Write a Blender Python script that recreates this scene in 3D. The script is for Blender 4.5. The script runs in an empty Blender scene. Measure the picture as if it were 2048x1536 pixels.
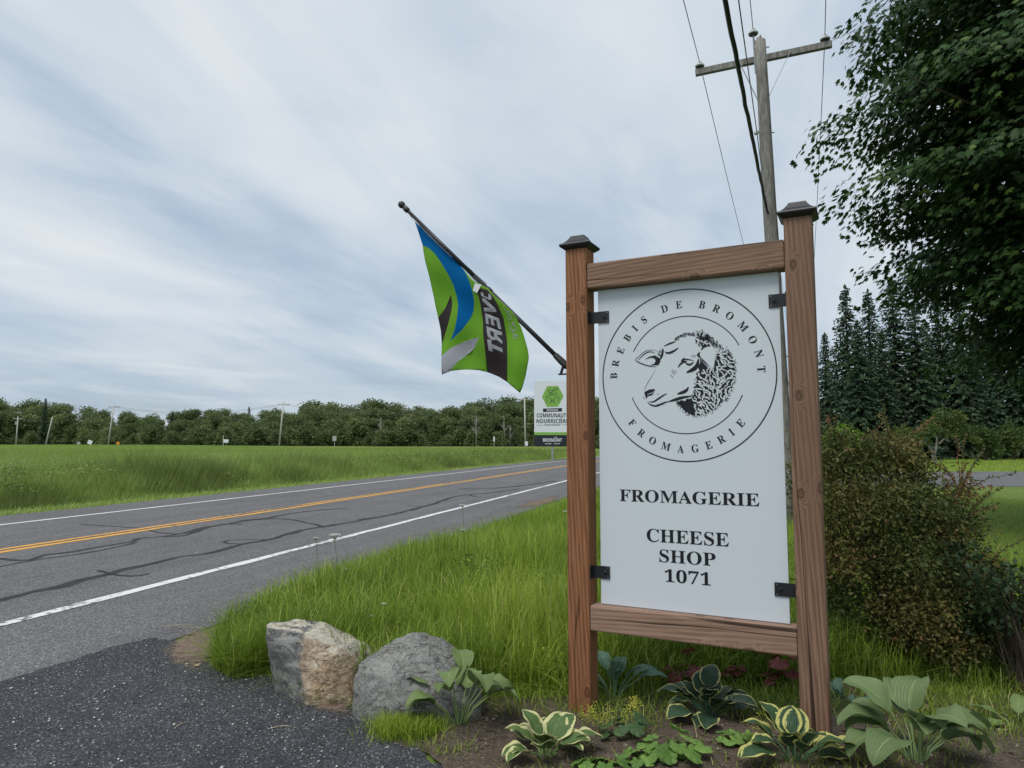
import bpy, bmesh, math, random
import numpy as np
from mathutils import Vector, Matrix, noise
from mathutils.geometry import tessellate_polygon, delaunay_2d_cdt

scene = bpy.context.scene
C = scene.collection
R = math.radians
PI = math.pi
random.seed(7)
rng = np.random.default_rng(7)

# ------------------------------------------------------------------ camera
FPX, CXP, CYP, HORIZON, EYE = 1400.0, 1024.0, 768.0, 888.0, 1.55
PITCH = math.atan((HORIZON - CYP) / FPX)
cam_data = bpy.data.cameras.new('camera')
cam_data.sensor_width = 36.0
cam_data.lens = 36.0 * FPX / 2048.0
cam_data.clip_start = 0.05
cam_data.clip_end = 3000.0
cam = bpy.data.objects.new('camera', cam_data)
C.objects.link(cam)
cam.location = (0, 0, EYE)
cam.rotation_euler = (PI / 2 + PITCH, 0, 0)
scene.camera = cam

# ------------------------------------------------------------------ light
SUN_EL, SUN_AZ = R(61), R(218)          # from behind the camera, left; azimuth clockwise from +Y
sun_dir = Vector((math.sin(SUN_AZ) * math.cos(SUN_EL), math.cos(SUN_AZ) * math.cos(SUN_EL), math.sin(SUN_EL)))
sl = bpy.data.lights.new('sun', 'SUN')
sl.energy = 1.5
sl.angle = R(28)
sl.color = (1.0, 0.96, 0.9)
so = bpy.data.objects.new('sun', sl)
C.objects.link(so)
so.rotation_euler = sun_dir.to_track_quat('Z', 'Y').to_euler()

world = bpy.data.worlds.new('World')
scene.world = world
world.use_nodes = True
wt = world.node_tree
wt.nodes.clear()
wl = wt.links.new
def wn(t, **kw):
    n = wt.nodes.new(t)
    for k, v in kw.items():
        setattr(n, k, v)
    return n
def wmath(op, a, b=None, clamp=False):
    n = wn('ShaderNodeMath', operation=op, use_clamp=clamp)
    for i, q in enumerate((a, b)):
        if q is None:
            continue
        if isinstance(q, (int, float)):
            n.inputs[i].default_value = q
        else:
            wl(q, n.inputs[i])
    return n.outputs[0]
def wramp(fac, stops):
    n = wn('ShaderNodeValToRGB')
    wl(fac, n.inputs[0])
    cr = n.color_ramp
    while len(cr.elements) < len(stops):
        cr.elements.new(0.5)
    for e, (p, c) in zip(cr.elements, stops):
        e.position = p
        e.color = (c[0], c[1], c[2], 1) if not isinstance(c, (int, float)) else (c, c, c, 1)
    return n.outputs[0]
sky = wn('ShaderNodeTexSky', sky_type='NISHITA')
sky.sun_disc = False
sky.sun_elevation = SUN_EL
sky.sun_rotation = SUN_AZ
tc = wn('ShaderNodeTexCoord')
sep = wn('ShaderNodeSeparateXYZ')
wl(tc.outputs['Generated'], sep.inputs[0])
zc = wmath('ADD', wmath('MAXIMUM', sep.outputs[2], 0.0), 0.22)
comb = wn('ShaderNodeCombineXYZ')                      # the cloud deck: a flat layer seen in perspective
wl(wmath('DIVIDE', sep.outputs[0], zc), comb.inputs[0])
wl(wmath('DIVIDE', sep.outputs[1], zc), comb.inputs[1])
def wnoise(scale, detail, rough, rot, sc, loc=(0, 0, 0), dist=0.0):
    mp = wn('ShaderNodeMapping', vector_type='TEXTURE')
    mp.inputs['Rotation'].default_value = (0, 0, rot)
    mp.inputs['Scale'].default_value = tuple(1.0 / q for q in sc)
    mp.inputs['Location'].default_value = loc
    wl(comb.outputs[0], mp.inputs[0])
    n = wn('ShaderNodeTexNoise')
    n.inputs['Scale'].default_value = scale
    n.inputs['Detail'].default_value = detail
    n.inputs['Roughness'].default_value = rough
    n.inputs['Distortion'].default_value = dist
    wl(mp.outputs[0], n.inputs['Vector'])
    return n.outputs[0]
big = wnoise(0.85, 3, 0.5, R(68), (0.55, 1.2, 1), (3.1, 1.7, 0), 0.6)
streak = wnoise(1.3, 6, 0.52, R(64), (0.5, 1.9, 1), (0.3, 5.2, 0), 0.8)
fine = wnoise(2.6, 7, 0.55, R(30), (0.7, 1.3, 1), (7, 2, 0), 0.5)
mixv = wmath('ADD', wmath('ADD', wmath('MULTIPLY', big, 0.5), wmath('MULTIPLY', streak, 0.36)), wmath('MULTIPLY', fine, 0.14))
low = wramp(sep.outputs[2], [(0.0, 1.0), (0.085, 0.55), (0.16, 0.0)])          # bluer, hazier air close to the horizon
cloud_a = wramp(mixv, [(0.34, (0.36, 0.47, 0.62)), (0.45, (0.50, 0.60, 0.72)), (0.53, (0.62, 0.70, 0.775)), (0.65, (0.79, 0.83, 0.86))])
lowmix = wn('ShaderNodeMix', data_type='RGBA')
wl(wmath('MULTIPLY', low, 0.75), lowmix.inputs[0])
wl(cloud_a, lowmix.inputs[6])
wl(wramp(fine, [(0.35, (0.40, 0.50, 0.60)), (0.52, (0.47, 0.565, 0.645)), (0.66, (0.64, 0.70, 0.75))]), lowmix.inputs[7])
cloud_col = lowmix.outputs[2]
bgc = wn('ShaderNodeBackground')
wl(cloud_col, bgc.inputs[0])
bgc.inputs[1].default_value = 0.62
bgs = wn('ShaderNodeBackground')
wl(sky.outputs[0], bgs.inputs[0])
bgs.inputs[1].default_value = 0.06
mx = wn('ShaderNodeMixShader')
wl(wramp(wmath('ADD', mixv, 0.0), [(0.33, 0.72), (0.5, 0.97)]), mx.inputs[0])
wl(bgs.outputs[0], mx.inputs[1])
wl(bgc.outputs[0], mx.inputs[2])
wo = wn('ShaderNodeOutputWorld')
wl(mx.outputs[0], wo.inputs[0])

scene.view_settings.view_transform = 'Standard'
scene.view_settings.look = 'None'
scene.view_settings.exposure = 0.7
scene.view_settings.gamma = 1.0
scene.render.engine = 'CYCLES'
scene.cycles.use_denoising = True
scene.cycles.max_bounces = 6
scene.cycles.diffuse_bounces = 3
scene.cycles.transparent_max_bounces = 6

# ------------------------------------------------------------------ geometry helpers
CP, SPI = math.cos(PITCH), math.sin(PITCH)
def ray(u, v):
    x, y, z = (u - CXP), FPX, (CYP - v)
    return Vector((x, y * CP - z * SPI, y * SPI + z * CP))
def G(u, v, z=0.0):                      # photo pixel -> point on the ground at height z
    d = ray(u, v)
    t = (z - EYE) / d.z
    return Vector((d.x * t, d.y * t, z))
def AT(u, v, y):                         # photo pixel -> point at distance y in front of the camera
    d = ray(u, v)
    t = y / d.y
    return Vector((d.x * t, y, EYE + d.z * t))

def tag(o, label=None, cat=None, group=None, kind=None):
    if label: o['label'] = label
    if cat: o['category'] = cat
    if group: o['group'] = group
    if kind: o['kind'] = kind
    return o
def thing(name, label, cat, loc=(0, 0, 0), rotz=0.0, group=None):
    o = bpy.data.objects.new(name, None)
    o.empty_display_size = 0.1
    C.objects.link(o)
    o.location = loc
    o.rotation_euler = (0, 0, rotz)
    return tag(o, label, cat, group)
def link(name, me, mat, parent=None):
    if mat is not None and not me.materials:
        for m in (mat if isinstance(mat, (list, tuple)) else [mat]):
            me.materials.append(m)
    o = bpy.data.objects.new(name, me)
    C.objects.link(o)
    o.parent = parent
    return o
def copy_tree(o, parent=None):
    c = o.copy()
    C.objects.link(c)
    c.parent = parent
    for ch in list(o.children):
        copy_tree(ch, c)
    return c
class MB:
    """collects shapes, builds one mesh"""
    def __init__(self):
        self.v, self.f, self.m = [], [], []
    def add(self, vs, fs, mi=0):
        b = len(self.v)
        self.v += [tuple(p) for p in vs]
        self.f += [tuple(b + i for i in f) for f in fs]
        self.m += [mi] * len(fs)
        return self
    def box(self, x0, x1, y0, y1, z0, z1, mi=0):
        return self.add([(x0, y0, z0), (x1, y0, z0), (x1, y1, z0), (x0, y1, z0), (x0, y0, z1), (x1, y0, z1), (x1, y1, z1), (x0, y1, z1)],
                        [(3, 2, 1, 0), (4, 5, 6, 7), (0, 1, 5, 4), (1, 2, 6, 5), (2, 3, 7, 6), (3, 0, 4, 7)], mi)
    def tube(self, pts, rad, n=8, cap=True, mi=0):
        pts = [Vector(p) for p in pts]
        rads = rad if isinstance(rad, (list, tuple)) else [rad] * len(pts)
        vs, fs = [], []
        up = None
        for i, p in enumerate(pts):
            t = (pts[min(i + 1, len(pts) - 1)] - pts[max(i - 1, 0)]).normalized()
            if up is None:
                up = Vector((0, 0, 1)) if abs(t.z) < 0.9 else Vector((1, 0, 0))
            a = t.cross(up).normalized()
            b = a.cross(t).normalized()
            up = b
            for k in range(n):
                an = 2 * PI * k / n
                vs.append(p + (a * math.cos(an) + b * math.sin(an)) * rads[i])
        for i in range(len(pts) - 1):
            for k in range(n):
                fs.append((i * n + k, i * n + (k + 1) % n, (i + 1) * n + (k + 1) % n, (i + 1) * n + k))
        if cap:
            fs.append(tuple(range(n - 1, -1, -1)))
            fs.append(tuple((len(pts) - 1) * n + k for k in range(n)))
        return self.add(vs, fs, mi)
    def lathe(self, prof, n=16, square=False, origin=(0, 0, 0), axis=None, mi=0):
        """prof: (radius, height); square gives a four-sided section of half-width radius"""
        o = Vector(origin)
        ax = Vector(axis).normalized() if axis is not None else Vector((0, 0, 1))
        q = Vector((0, 0, 1)).rotation_difference(ax)
        vs, fs = [], []
        if square:
            n = 4
        for r, h in prof:
            for k in range(n):
                if square:
                    p = Vector((r * (1, -1, -1, 1)[k], r * (1, 1, -1, -1)[k], h))
                else:
                    a = 2 * PI * k / n
                    p = Vector((r * math.cos(a), r * math.sin(a), h))
                vs.append(o + q @ p)
        for i in range(len(prof) - 1):
            for k in range(n):
                fs.append((i * n + k, i * n + (k + 1) % n, (i + 1) * n + (k + 1) % n, (i + 1) * n + k))
        fs.append(tuple(range(n - 1, -1, -1)))
        fs.append(tuple((len(prof) - 1) * n + k for k in range(n)))
        return self.add(vs, fs, mi)
    def build(self, name, mat, parent=None, smooth=False, bevel=0.0):
        me = bpy.data.meshes.new(name)
        me.from_pydata(self.v, [], self.f)
        if any(self.m):
            me.polygons.foreach_set('material_index', self.m)
        if bevel:
            bm = bmesh.new()
            bm.from_mesh(me)
            bmesh.ops.bevel(bm, geom=list(bm.edges), offset=bevel, segments=2, affect='EDGES', profile=0.5)
            bm.to_mesh(me)
            bm.free()
        me.update()
        if smooth:
            me.shade_smooth()
        return link(name, me, mat, parent)
def bulk(name, V, F, mat, parent=None, tint=None, smooth=False, attrs=None):
    """big mesh from numpy arrays; F is (m,3) or (m,4)"""
    V = np.asarray(V, dtype=np.float32)
    F = np.asarray(F, dtype=np.int32)
    me = bpy.data.meshes.new(name)
    k = F.shape[1]
    me.vertices.add(len(V))
    me.vertices.foreach_set('co', V.ravel())
    me.loops.add(F.size)
    me.loops.foreach_set('vertex_index', F.ravel())
    me.polygons.add(len(F))
    me.polygons.foreach_set('loop_start', np.arange(0, F.size, k, dtype=np.int32))
    if smooth:
        me.polygons.foreach_set('use_smooth', np.ones(len(F), dtype=bool))
    al = dict(attrs or {})
    if tint is not None:
        al['tint'] = tint
    for an, av in al.items():
        a = me.attributes.new(an, 'FLOAT', 'POINT')
        a.data.foreach_set('value', np.asarray(av, dtype=np.float32))
    me.update(calc_edges=True)
    return link(name, me, mat, parent)
def unit(a):
    return a / np.maximum(np.linalg.norm(a, axis=-1, keepdims=True), 1e-9)
def leaf_quads(P, A, L, W, fold=0.15):
    """rhombic leaves at P along A"""
    n = len(P)
    rnd = rng.normal(size=(n, 3))
    S = unit(np.cross(A, rnd))
    U = np.cross(S, A)
    L = np.broadcast_to(np.asarray(L, float), (n,))[:, None]
    W = np.broadcast_to(np.asarray(W, float), (n,))[:, None]
    V = np.stack([P, P + A * L * 0.5 + S * W * 0.5 + U * W * fold, P + A * L, P + A * L * 0.5 - S * W * 0.5 + U * W * fold], 1).reshape(-1, 3)
    return V, np.arange(4 * n).reshape(n, 4)
def pts_in_poly(x, y, poly):
    inside = np.zeros(len(x), bool)
    n = len(poly)
    j = n - 1
    for i in range(n):
        xi, yi = poly[i][0], poly[i][1]
        xj, yj = poly[j][0], poly[j][1]
        cond = ((yi > y) != (yj > y)) & (x < (xj - xi) * (y - yi) / ((yj - yi) or 1e-12) + xi)
        inside ^= cond
        j = i
    return inside
def smooth01(a, b, x):
    t = np.clip((x - a) / (b - a), 0, 1)
    return t * t * (3 - 2 * t)
def catmull(pts, k=6):
    out = []
    p = [pts[0]] + list(pts) + [pts[-1]]
    for i in range(1, len(p) - 2):
        for s in range(k):
            t = s / k
            out.append(tuple(0.5 * (2 * p[i][d] + (p[i + 1][d] - p[i - 1][d]) * t + (2 * p[i - 1][d] - 5 * p[i][d] + 4 * p[i + 1][d] - p[i + 2][d]) * t * t
                                    + (3 * p[i][d] - p[i - 1][d] - 3 * p[i + 1][d] + p[i + 2][d]) * t ** 3) for d in range(len(p[i]))))
    out.append(tuple(pts[-1]))
    return out
def value_noise(x, y, sc, seed=0.0):
    return np.array([noise.noise((a * sc + seed, b * sc - seed, seed)) for a, b in zip(x, y)])

# ------------------------------------------------------------------ materials
class Mat:
    def __init__(self, name, rough=0.6, spec=0.3):
        self.m = bpy.data.materials.new(name)
        self.m.use_nodes = True
        self.nt = self.m.node_tree
        self.b = self.nt.nodes['Principled BSDF']
        self.out = self.nt.nodes['Material Output']
        self.b.inputs['Roughness'].default_value = rough
        self.b.inputs['Specular IOR Level'].default_value = spec
        self._tc = None
    def n(self, t, **kw):
        nd = self.nt.nodes.new(t)
        for k, v in kw.items():
            setattr(nd, k, v)
        return nd
    def l(self, a, b):
        self.nt.links.new(a, b)
    def obj(self):
        if self._tc is None:
            self._tc = self.n('ShaderNodeTexCoord')
        return self._tc.outputs['Object']
    def mapping(self, scale=(1, 1, 1), loc=(0, 0, 0), rot=(0, 0, 0), src=None):
        mp = self.n('ShaderNodeMapping')
        mp.inputs['Scale'].default_value = scale
        mp.inputs['Location'].default_value = loc
        mp.inputs['Rotation'].default_value = rot
        self.l(src or self.obj(), mp.inputs[0])
        return mp.outputs[0]
    def noise(self, scale, detail=4, rough=0.55, vec=None, dist=0.0):
        nd = self.n('ShaderNodeTexNoise')
        nd.inputs['Scale'].default_value = scale
        nd.inputs['Detail'].default_value = detail
        nd.inputs['Roughness'].default_value = rough
        nd.inputs['Distortion'].default_value = dist
        self.l(vec or self.obj(), nd.inputs['Vector'])
        return nd.outputs[0]
    def voronoi(self, scale, vec=None, feature='F1', rand=1.0):
        nd = self.n('ShaderNodeTexVoronoi', feature=feature)
        nd.inputs['Scale'].default_value = scale
        nd.inputs['Randomness'].default_value = rand
        self.l(vec or self.obj(), nd.inputs['Vector'])
        return nd
    def attr(self, name):
        nd = self.n('ShaderNodeAttribute')
        nd.attribute_name = name
        return nd.outputs['Fac']
    def ramp(self, fac, stops, mode='LINEAR'):
        nd = self.n('ShaderNodeValToRGB')
        self.l(fac, nd.inputs[0])
        cr = nd.color_ramp
        cr.interpolation = mode
        while len(cr.elements) < len(stops):
            cr.elements.new(0.5)
        for e, (p, c) in zip(cr.elements, stops):
            e.position = p
            e.color = (c, c, c, 1) if isinstance(c, (int, float)) else (c[0], c[1], c[2], 1)
        return nd.outputs[0]
    def math(self, op, a, b=None, clamp=False):
        nd = self.n('ShaderNodeMath', operation=op, use_clamp=clamp)
        for i, q in enumerate((a, b)):
            if q is None:
                continue
            if isinstance(q, (int, float)):
                nd.inputs[i].default_value = q
            else:
                self.l(q, nd.inputs[i])
        return nd.outputs[0]
    def mix(self, fac, a, b, blend='MIX'):
        nd = self.n('ShaderNodeMix', data_type='RGBA', blend_type=blend)
        for s, q in ((nd.inputs[0], fac), (nd.inputs[6], a), (nd.inputs[7], b)):
            if isinstance(q, (int, float)):
                s.default_value = q if s.type == 'VALUE' else (q, q, q, 1)
            elif isinstance(q, tuple):
                s.default_value = (q[0], q[1], q[2], 1)
            else:
                self.l(q, s)
        return nd.outputs[2]
    def color(self, c):
        if isinstance(c, tuple):
            self.b.inputs['Base Color'].default_value = (c[0], c[1], c[2], 1)
        else:
            self.l(c, self.b.inputs['Base Color'])
        return self
    def bump(self, h, strength=0.4, dist=0.01):
        nd = self.n('ShaderNodeBump')
        nd.inputs['Strength'].default_value = strength
        nd.inputs['Distance'].default_value = dist
        self.l(h, nd.inputs['Height'])
        self.l(nd.outputs[0], self.b.inputs['Normal'])
        return self
    def translucent(self, col, fac=0.35):
        t = self.n('ShaderNodeBsdfTranslucent')
        if isinstance(col, tuple):
            t.inputs[0].default_value = (col[0], col[1], col[2], 1)
        else:
            self.l(col, t.inputs[0])
        ms = self.n('ShaderNodeMixShader')
        ms.inputs[0].default_value = fac
        self.l(self.b.outputs[0], ms.inputs[1])
        self.l(t.outputs[0], ms.inputs[2])
        self.l(ms.outputs[0], self.out.inputs[0])
        return self

def foliage_mat(name, stops, trans=0.3, rough=0.55, spec=0.25):
    m = Mat(name, rough, spec)
    c = m.ramp(m.attr('tint'), stops)
    m.color(c)
    m.translucent(c, trans)
    return m.m
def plain(name, col, rough=0.5, spec=0.4, metal=0.0, var=0.0, vscale=20):
    m = Mat(name, rough, spec)
    m.b.inputs['Metallic'].default_value = metal
    if var:
        n = m.noise(vscale, 4)
        m.color(m.ramp(n, [(0.3, tuple(c * (1 - var) for c in col)), (0.7, tuple(c * (1 + var) for c in col))]))
    else:
        m.color(col)
    return m.m

GRASS = foliage_mat('grass_blades', [(0.0, (0.085, 0.144, 0.020)), (0.35, (0.207, 0.310, 0.039)), (0.6, (0.305, 0.425, 0.050)), (0.82, (0.439, 0.529, 0.072)), (0.9, (0.464, 0.483, 0.110)), (1.0, (0.600, 0.552, 0.264))], 0.42)
FIELD = foliage_mat('field_grass', [(0.0, (0.134, 0.171, 0.053)), (0.4, (0.241, 0.341, 0.079)), (0.75, (0.336, 0.451, 0.105)), (1.0, (0.526, 0.528, 0.273))], 0.38)
MAPLE = foliage_mat('maple_leaf', [(0.0, (0.02, 0.05, 0.014)), (0.5, (0.035, 0.08, 0.02)), (0.85, (0.065, 0.125, 0.025)), (1.0, (0.13, 0.19, 0.035))], 0.25)
FOREST = foliage_mat('forest_leaf', [(0.0, (0.085, 0.120, 0.050)), (0.4, (0.134, 0.180, 0.068)), (0.75, (0.189, 0.240, 0.088)), (1.0, (0.281, 0.282, 0.121))], 0.35)
SPRUCE = foliage_mat('spruce_needles', [(0.0, (0.018, 0.04, 0.022)), (0.6, (0.036, 0.07, 0.034)), (1.0, (0.075, 0.115, 0.05))], 0.15)
BARBERRY = foliage_mat('barberry_leaf', [(0.0, (0.05, 0.07, 0.022)), (0.4, (0.10, 0.12, 0.034)), (0.65, (0.165, 0.15, 0.045)), (0.85, (0.20, 0.125, 0.05)), (1.0, (0.28, 0.13, 0.065))], 0.3)
DARKLEAF = foliage_mat('dark_shrub_leaf', [(0.0, (0.014, 0.035, 0.014)), (1.0, (0.04, 0.075, 0.025))], 0.2)
LIME = foliage_mat('lime_shrub_leaf', [(0.0, (0.10, 0.20, 0.015)), (1.0, (0.26, 0.42, 0.04))], 0.4)
APPLE = foliage_mat('apple_leaf', [(0.0, (0.04, 0.075, 0.022)), (0.6, (0.09, 0.14, 0.035)), (1.0, (0.19, 0.20, 0.055))], 0.3)
WEED = foliage_mat('weed_leaf', [(0.0, (0.06, 0.14, 0.02)), (0.7, (0.14, 0.26, 0.03)), (1.0, (0.34, 0.40, 0.03))], 0.35)

def bark(name, a, b, scale=12):
    m = Mat(name, 0.9, 0.1)
    n = m.noise(scale, 6, 0.65, m.mapping((1, 1, 0.15)))
    m.color(m.ramp(n, [(0.3, a), (0.7, b)]))
    m.bump(n, 0.6, 0.02)
    return m.m
BARK = bark('bark', (0.05, 0.04, 0.03), (0.14, 0.11, 0.085))
PALEBARK = bark('pale_bark', (0.22, 0.20, 0.17), (0.42, 0.40, 0.35))
POLEWOOD = bark('weathered_pole_wood', (0.12, 0.115, 0.105), (0.33, 0.315, 0.29), 26)
FARPOLE = plain('far_pole_wood', (0.48, 0.47, 0.43), 0.9, 0.1, 0, 0.15, 3)

def wood(name, dark, mid, light, seed, horizontal=False):
    """stained timber: long grain, ring figure round knots, a few drying checks"""
    m = Mat(name, 0.62, 0.25)
    if horizontal:
        base = m.mapping((1, 1, 1), (seed, seed * 0.7, seed * 1.3), (0, R(90), 0))
    else:
        base = m.mapping((1, 1, 1), (seed, seed * 0.7, seed * 1.3))
    st = m.mapping((1, 1, 0.055), src=base)
    # knots: sparse cells push the grain aside
    sb = m.n('ShaderNodeSeparateXYZ')
    m.l(base, sb.inputs[0])
    kc = m.n('ShaderNodeCombineXYZ')
    m.l(m.math('MULTIPLY', m.math('ADD', sb.outputs[0], sb.outputs[1]), 6.2), kc.inputs[0])
    m.l(m.math('MULTIPLY', sb.outputs[2], 3.4), kc.inputs[1])
    vo = m.voronoi(1.0, kc.outputs[0])
    vo.voronoi_dimensions = '2D'
    kd = m.math('ADD', vo.outputs['Distance'], m.math('MULTIPLY', m.math('SUBTRACT', m.noise(22, 3, 0.6, base), 0.5), 0.09))
    ksel = m.n('ShaderNodeSeparateColor')
    m.l(vo.outputs['Color'], ksel.inputs[0])
    kon = m.ramp(ksel.outputs[0], [(0.45, 0.0), (0.47, 1.0)])
    knot = m.math('MULTIPLY', kon, m.ramp(kd, [(0.0, 0.9), (0.06, 0.75), (0.10, 0.0)]))
    halo = m.math('MULTIPLY', kon, m.ramp(kd, [(0.0, 1.0), (0.30, 0.0)], 'EASE'))
    warp = m.noise(2.2, 3, 0.5, st)
    wv = m.n('ShaderNodeTexWave', wave_type='BANDS', bands_direction='DIAGONAL')
    wv.inputs['Scale'].default_value = 26
    wv.inputs['Distortion'].default_value = 4.5
    wv.inputs['Detail'].default_value = 3
    wv.inputs['Detail Scale'].default_value = 1.6
    sx = m.n('ShaderNodeVectorMath', operation='ADD')
    m.l(st, sx.inputs[0])
    cb = m.n('ShaderNodeCombineXYZ')
    hv = m.math('MULTIPLY', halo, 0.05)
    m.l(hv, cb.inputs[0])
    m.l(hv, cb.inputs[1])
    m.l(cb.outputs[0], sx.inputs[1])
    m.l(sx.outputs[0], wv.inputs['Vector'])
    grain = m.noise(95, 4, 0.6, m.mapping((1, 1, 0.02), src=base))
    g = m.math('ADD', m.math('MULTIPLY', wv.outputs[0], 0.24), m.math('ADD', m.math('MULTIPLY', grain, 0.52), m.math('MULTIPLY', warp, 0.36)))
    col = m.ramp(g, [(0.28, dark), (0.52, mid), (0.8, light)])
    blot = m.noise(3.0, 4, 0.6, m.mapping((1.5, 1.5, 0.5), src=base))
    col = m.mix(m.ramp(blot, [(0.42, 0.0), (0.7, 0.55)]), col, tuple(c * 0.72 for c in mid))
    ring = m.math('SINE', m.math('MULTIPLY', kd, 90))
    kcol = m.mix(m.ramp(ring, [(0.2, 0.0), (0.8, 1.0)]), tuple(c * 0.7 for c in dark), tuple(c * 0.85 for c in mid))
    col = m.mix(knot, col, kcol)
    chk = m.noise(9, 2, 0.5, m.mapping((1, 1, 0.03), (seed * 3, 2, 1), src=base))
    crack = m.ramp(chk, [(0.487, 0.0), (0.496, 1.0), (0.504, 1.0), (0.513, 0.0)])
    gate = m.ramp(m.noise(1.1, 2, 0.5, m.mapping((1, 1, 0.6), (5, seed, 2), src=base)), [(0.40, 0.0), (0.46, 1.0)])
    ck = m.math('MULTIPLY', crack, gate)
    col = m.mix(m.math('MULTIPLY', ck, 0.85), col, (0.02, 0.012, 0.008))
    rim = m.math('MULTIPLY', kon, m.ramp(kd, [(0.05, 0.0), (0.085, 0.55), (0.12, 0.0)]))
    col = m.mix(rim, col, tuple(c * 0.3 for c in dark))
    m.color(col)
    m.bump(m.math('SUBTRACT', m.math('MULTIPLY', g, 0.4), ck), 0.45, 0.004)
    return m.m
WOOD_A = wood('stained_post_wood_red', (0.115, 0.042, 0.018), (0.245, 0.105, 0.048), (0.37, 0.185, 0.095), 1.3)
WOOD_B = wood('stained_post_wood_brown', (0.11, 0.058, 0.038), (0.205, 0.118, 0.078), (0.31, 0.195, 0.14), 4.7)
WOOD_R = wood('stained_rail_wood', (0.13, 0.075, 0.048), (0.245, 0.15, 0.10), (0.36, 0.24, 0.17), 8.2, True)
WOOD_R2 = wood('stained_rail_wood_low', (0.15, 0.085, 0.058), (0.28, 0.175, 0.125), (0.38, 0.26, 0.195), 11.9, True)

BLACKMETAL = plain('black_powder_coat', (0.012, 0.012, 0.014), 0.45, 0.5, 0, 0.2, 30)
DARKBOLT = plain('dark_bolt', (0.03, 0.03, 0.032), 0.35, 0.5, 0.6)
PANELWHITE = plain('white_aluminium_panel', (0.60, 0.65, 0.70), 0.34, 0.4)
INK = plain('black_vinyl_print', (0.012, 0.014, 0.018), 0.45, 0.3)
STEEL = plain('galvanised_steel', (0.40, 0.42, 0.44), 0.45, 0.5, 0.6, 0.15, 15)
WHITEPAINT = plain('white_sign_paint', (0.72, 0.75, 0.78), 0.45, 0.4)
SIGNGREEN = plain('green_sign_print', (0.22, 0.44, 0.08), 0.45, 0.4)
SIGNBLACK = plain('black_sign_print', (0.018, 0.022, 0.028), 0.4, 0.4)
ORANGE = plain('orange_sign_face', (0.75, 0.28, 0.02), 0.5, 0.3)
GREYBACK = plain('grey_sign_back', (0.42, 0.45, 0.44), 0.5, 0.4, 0.3)
PORCELAIN = plain('porcelain', (0.55, 0.56, 0.55), 0.18, 0.6)
PORCDARK = plain('porcelain_underside', (0.05, 0.055, 0.05), 0.4, 0.4)
WIRE = plain('aluminium_wire', (0.10, 0.10, 0.105), 0.5, 0.4, 0.4)
CABLE = plain('black_cable', (0.010, 0.010, 0.012), 0.5, 0.4)

# ------------------------------------------------------------------ the setting
TH = R(15.8)
def nt_of(x, y):
    return x * math.cos(TH) - y * math.sin(TH), x * math.sin(TH) + y * math.cos(TH)
def xy_of(n, t):
    return n * math.cos(TH) + t * math.sin(TH), -n * math.sin(TH) + t * math.cos(TH)
def gh(x, y):
    x = np.asarray(x, float)
    y = np.asarray(y, float)
    n, t = nt_of(x, y)
    d = -15.3 - n
    far = 0.80 * smooth01(30, 118, y) + 0.38 * smooth01(-22, -85, x) * smooth01(35, 100, y)
    z = far * smooth01(0, 14, d) + 0.10 * smooth01(0, 4, d)
    z = z + 0.085 * np.exp(-(((x - 1.75) / 0.9) ** 2 + ((y - 3.2) / 0.75) ** 2))
    return z
def gz(x, y):
    return float(gh(x, y))

def spaced(lo, hi, fine_lo, fine_hi, step, grow=1.22):
    a = list(np.arange(fine_lo, fine_hi + 1e-6, step))
    s, x = step, a[-1]
    while x < hi:
        s *= grow
        x += s
        a.append(min(x, hi))
    s, x = step, a[0]
    pre = []
    while x > lo:
        s *= grow
        x -= s
        pre.append(max(x, lo))
    return np.array(pre[::-1] + a)
xs = spaced(-900, 900, -8, 10, 0.3)
ys = spaced(-60, 1800, 1, 14, 0.3)
X, Y = np.meshgrid(xs, ys)
nx, ny = len(xs), len(ys)
V = np.stack([X, Y, gh(X, Y)], -1).reshape(-1, 3)
ii = np.arange((ny - 1) * nx).reshape(ny - 1, nx)[:, :-1].ravel()
F = np.stack([ii, ii + 1, ii + nx + 1, ii + nx], 1)
m = Mat('meadow_soil', 0.95, 0.1)
a = m.noise(0.35, 5, 0.6)
b = m.noise(9, 5, 0.65)
c1 = m.ramp(a, [(0.3, (0.10, 0.16, 0.03)), (0.7, (0.16, 0.24, 0.045))])
c2 = m.ramp(b, [(0.35, (0.07, 0.075, 0.03)), (0.7, (0.17, 0.25, 0.05))])
m.color(m.mix(0.5, c1, c2))
m.bump(b, 0.6, 0.05)
ground = bulk('ground', V, F, m.m, smooth=True)
tag(ground, kind='structure')

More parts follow.
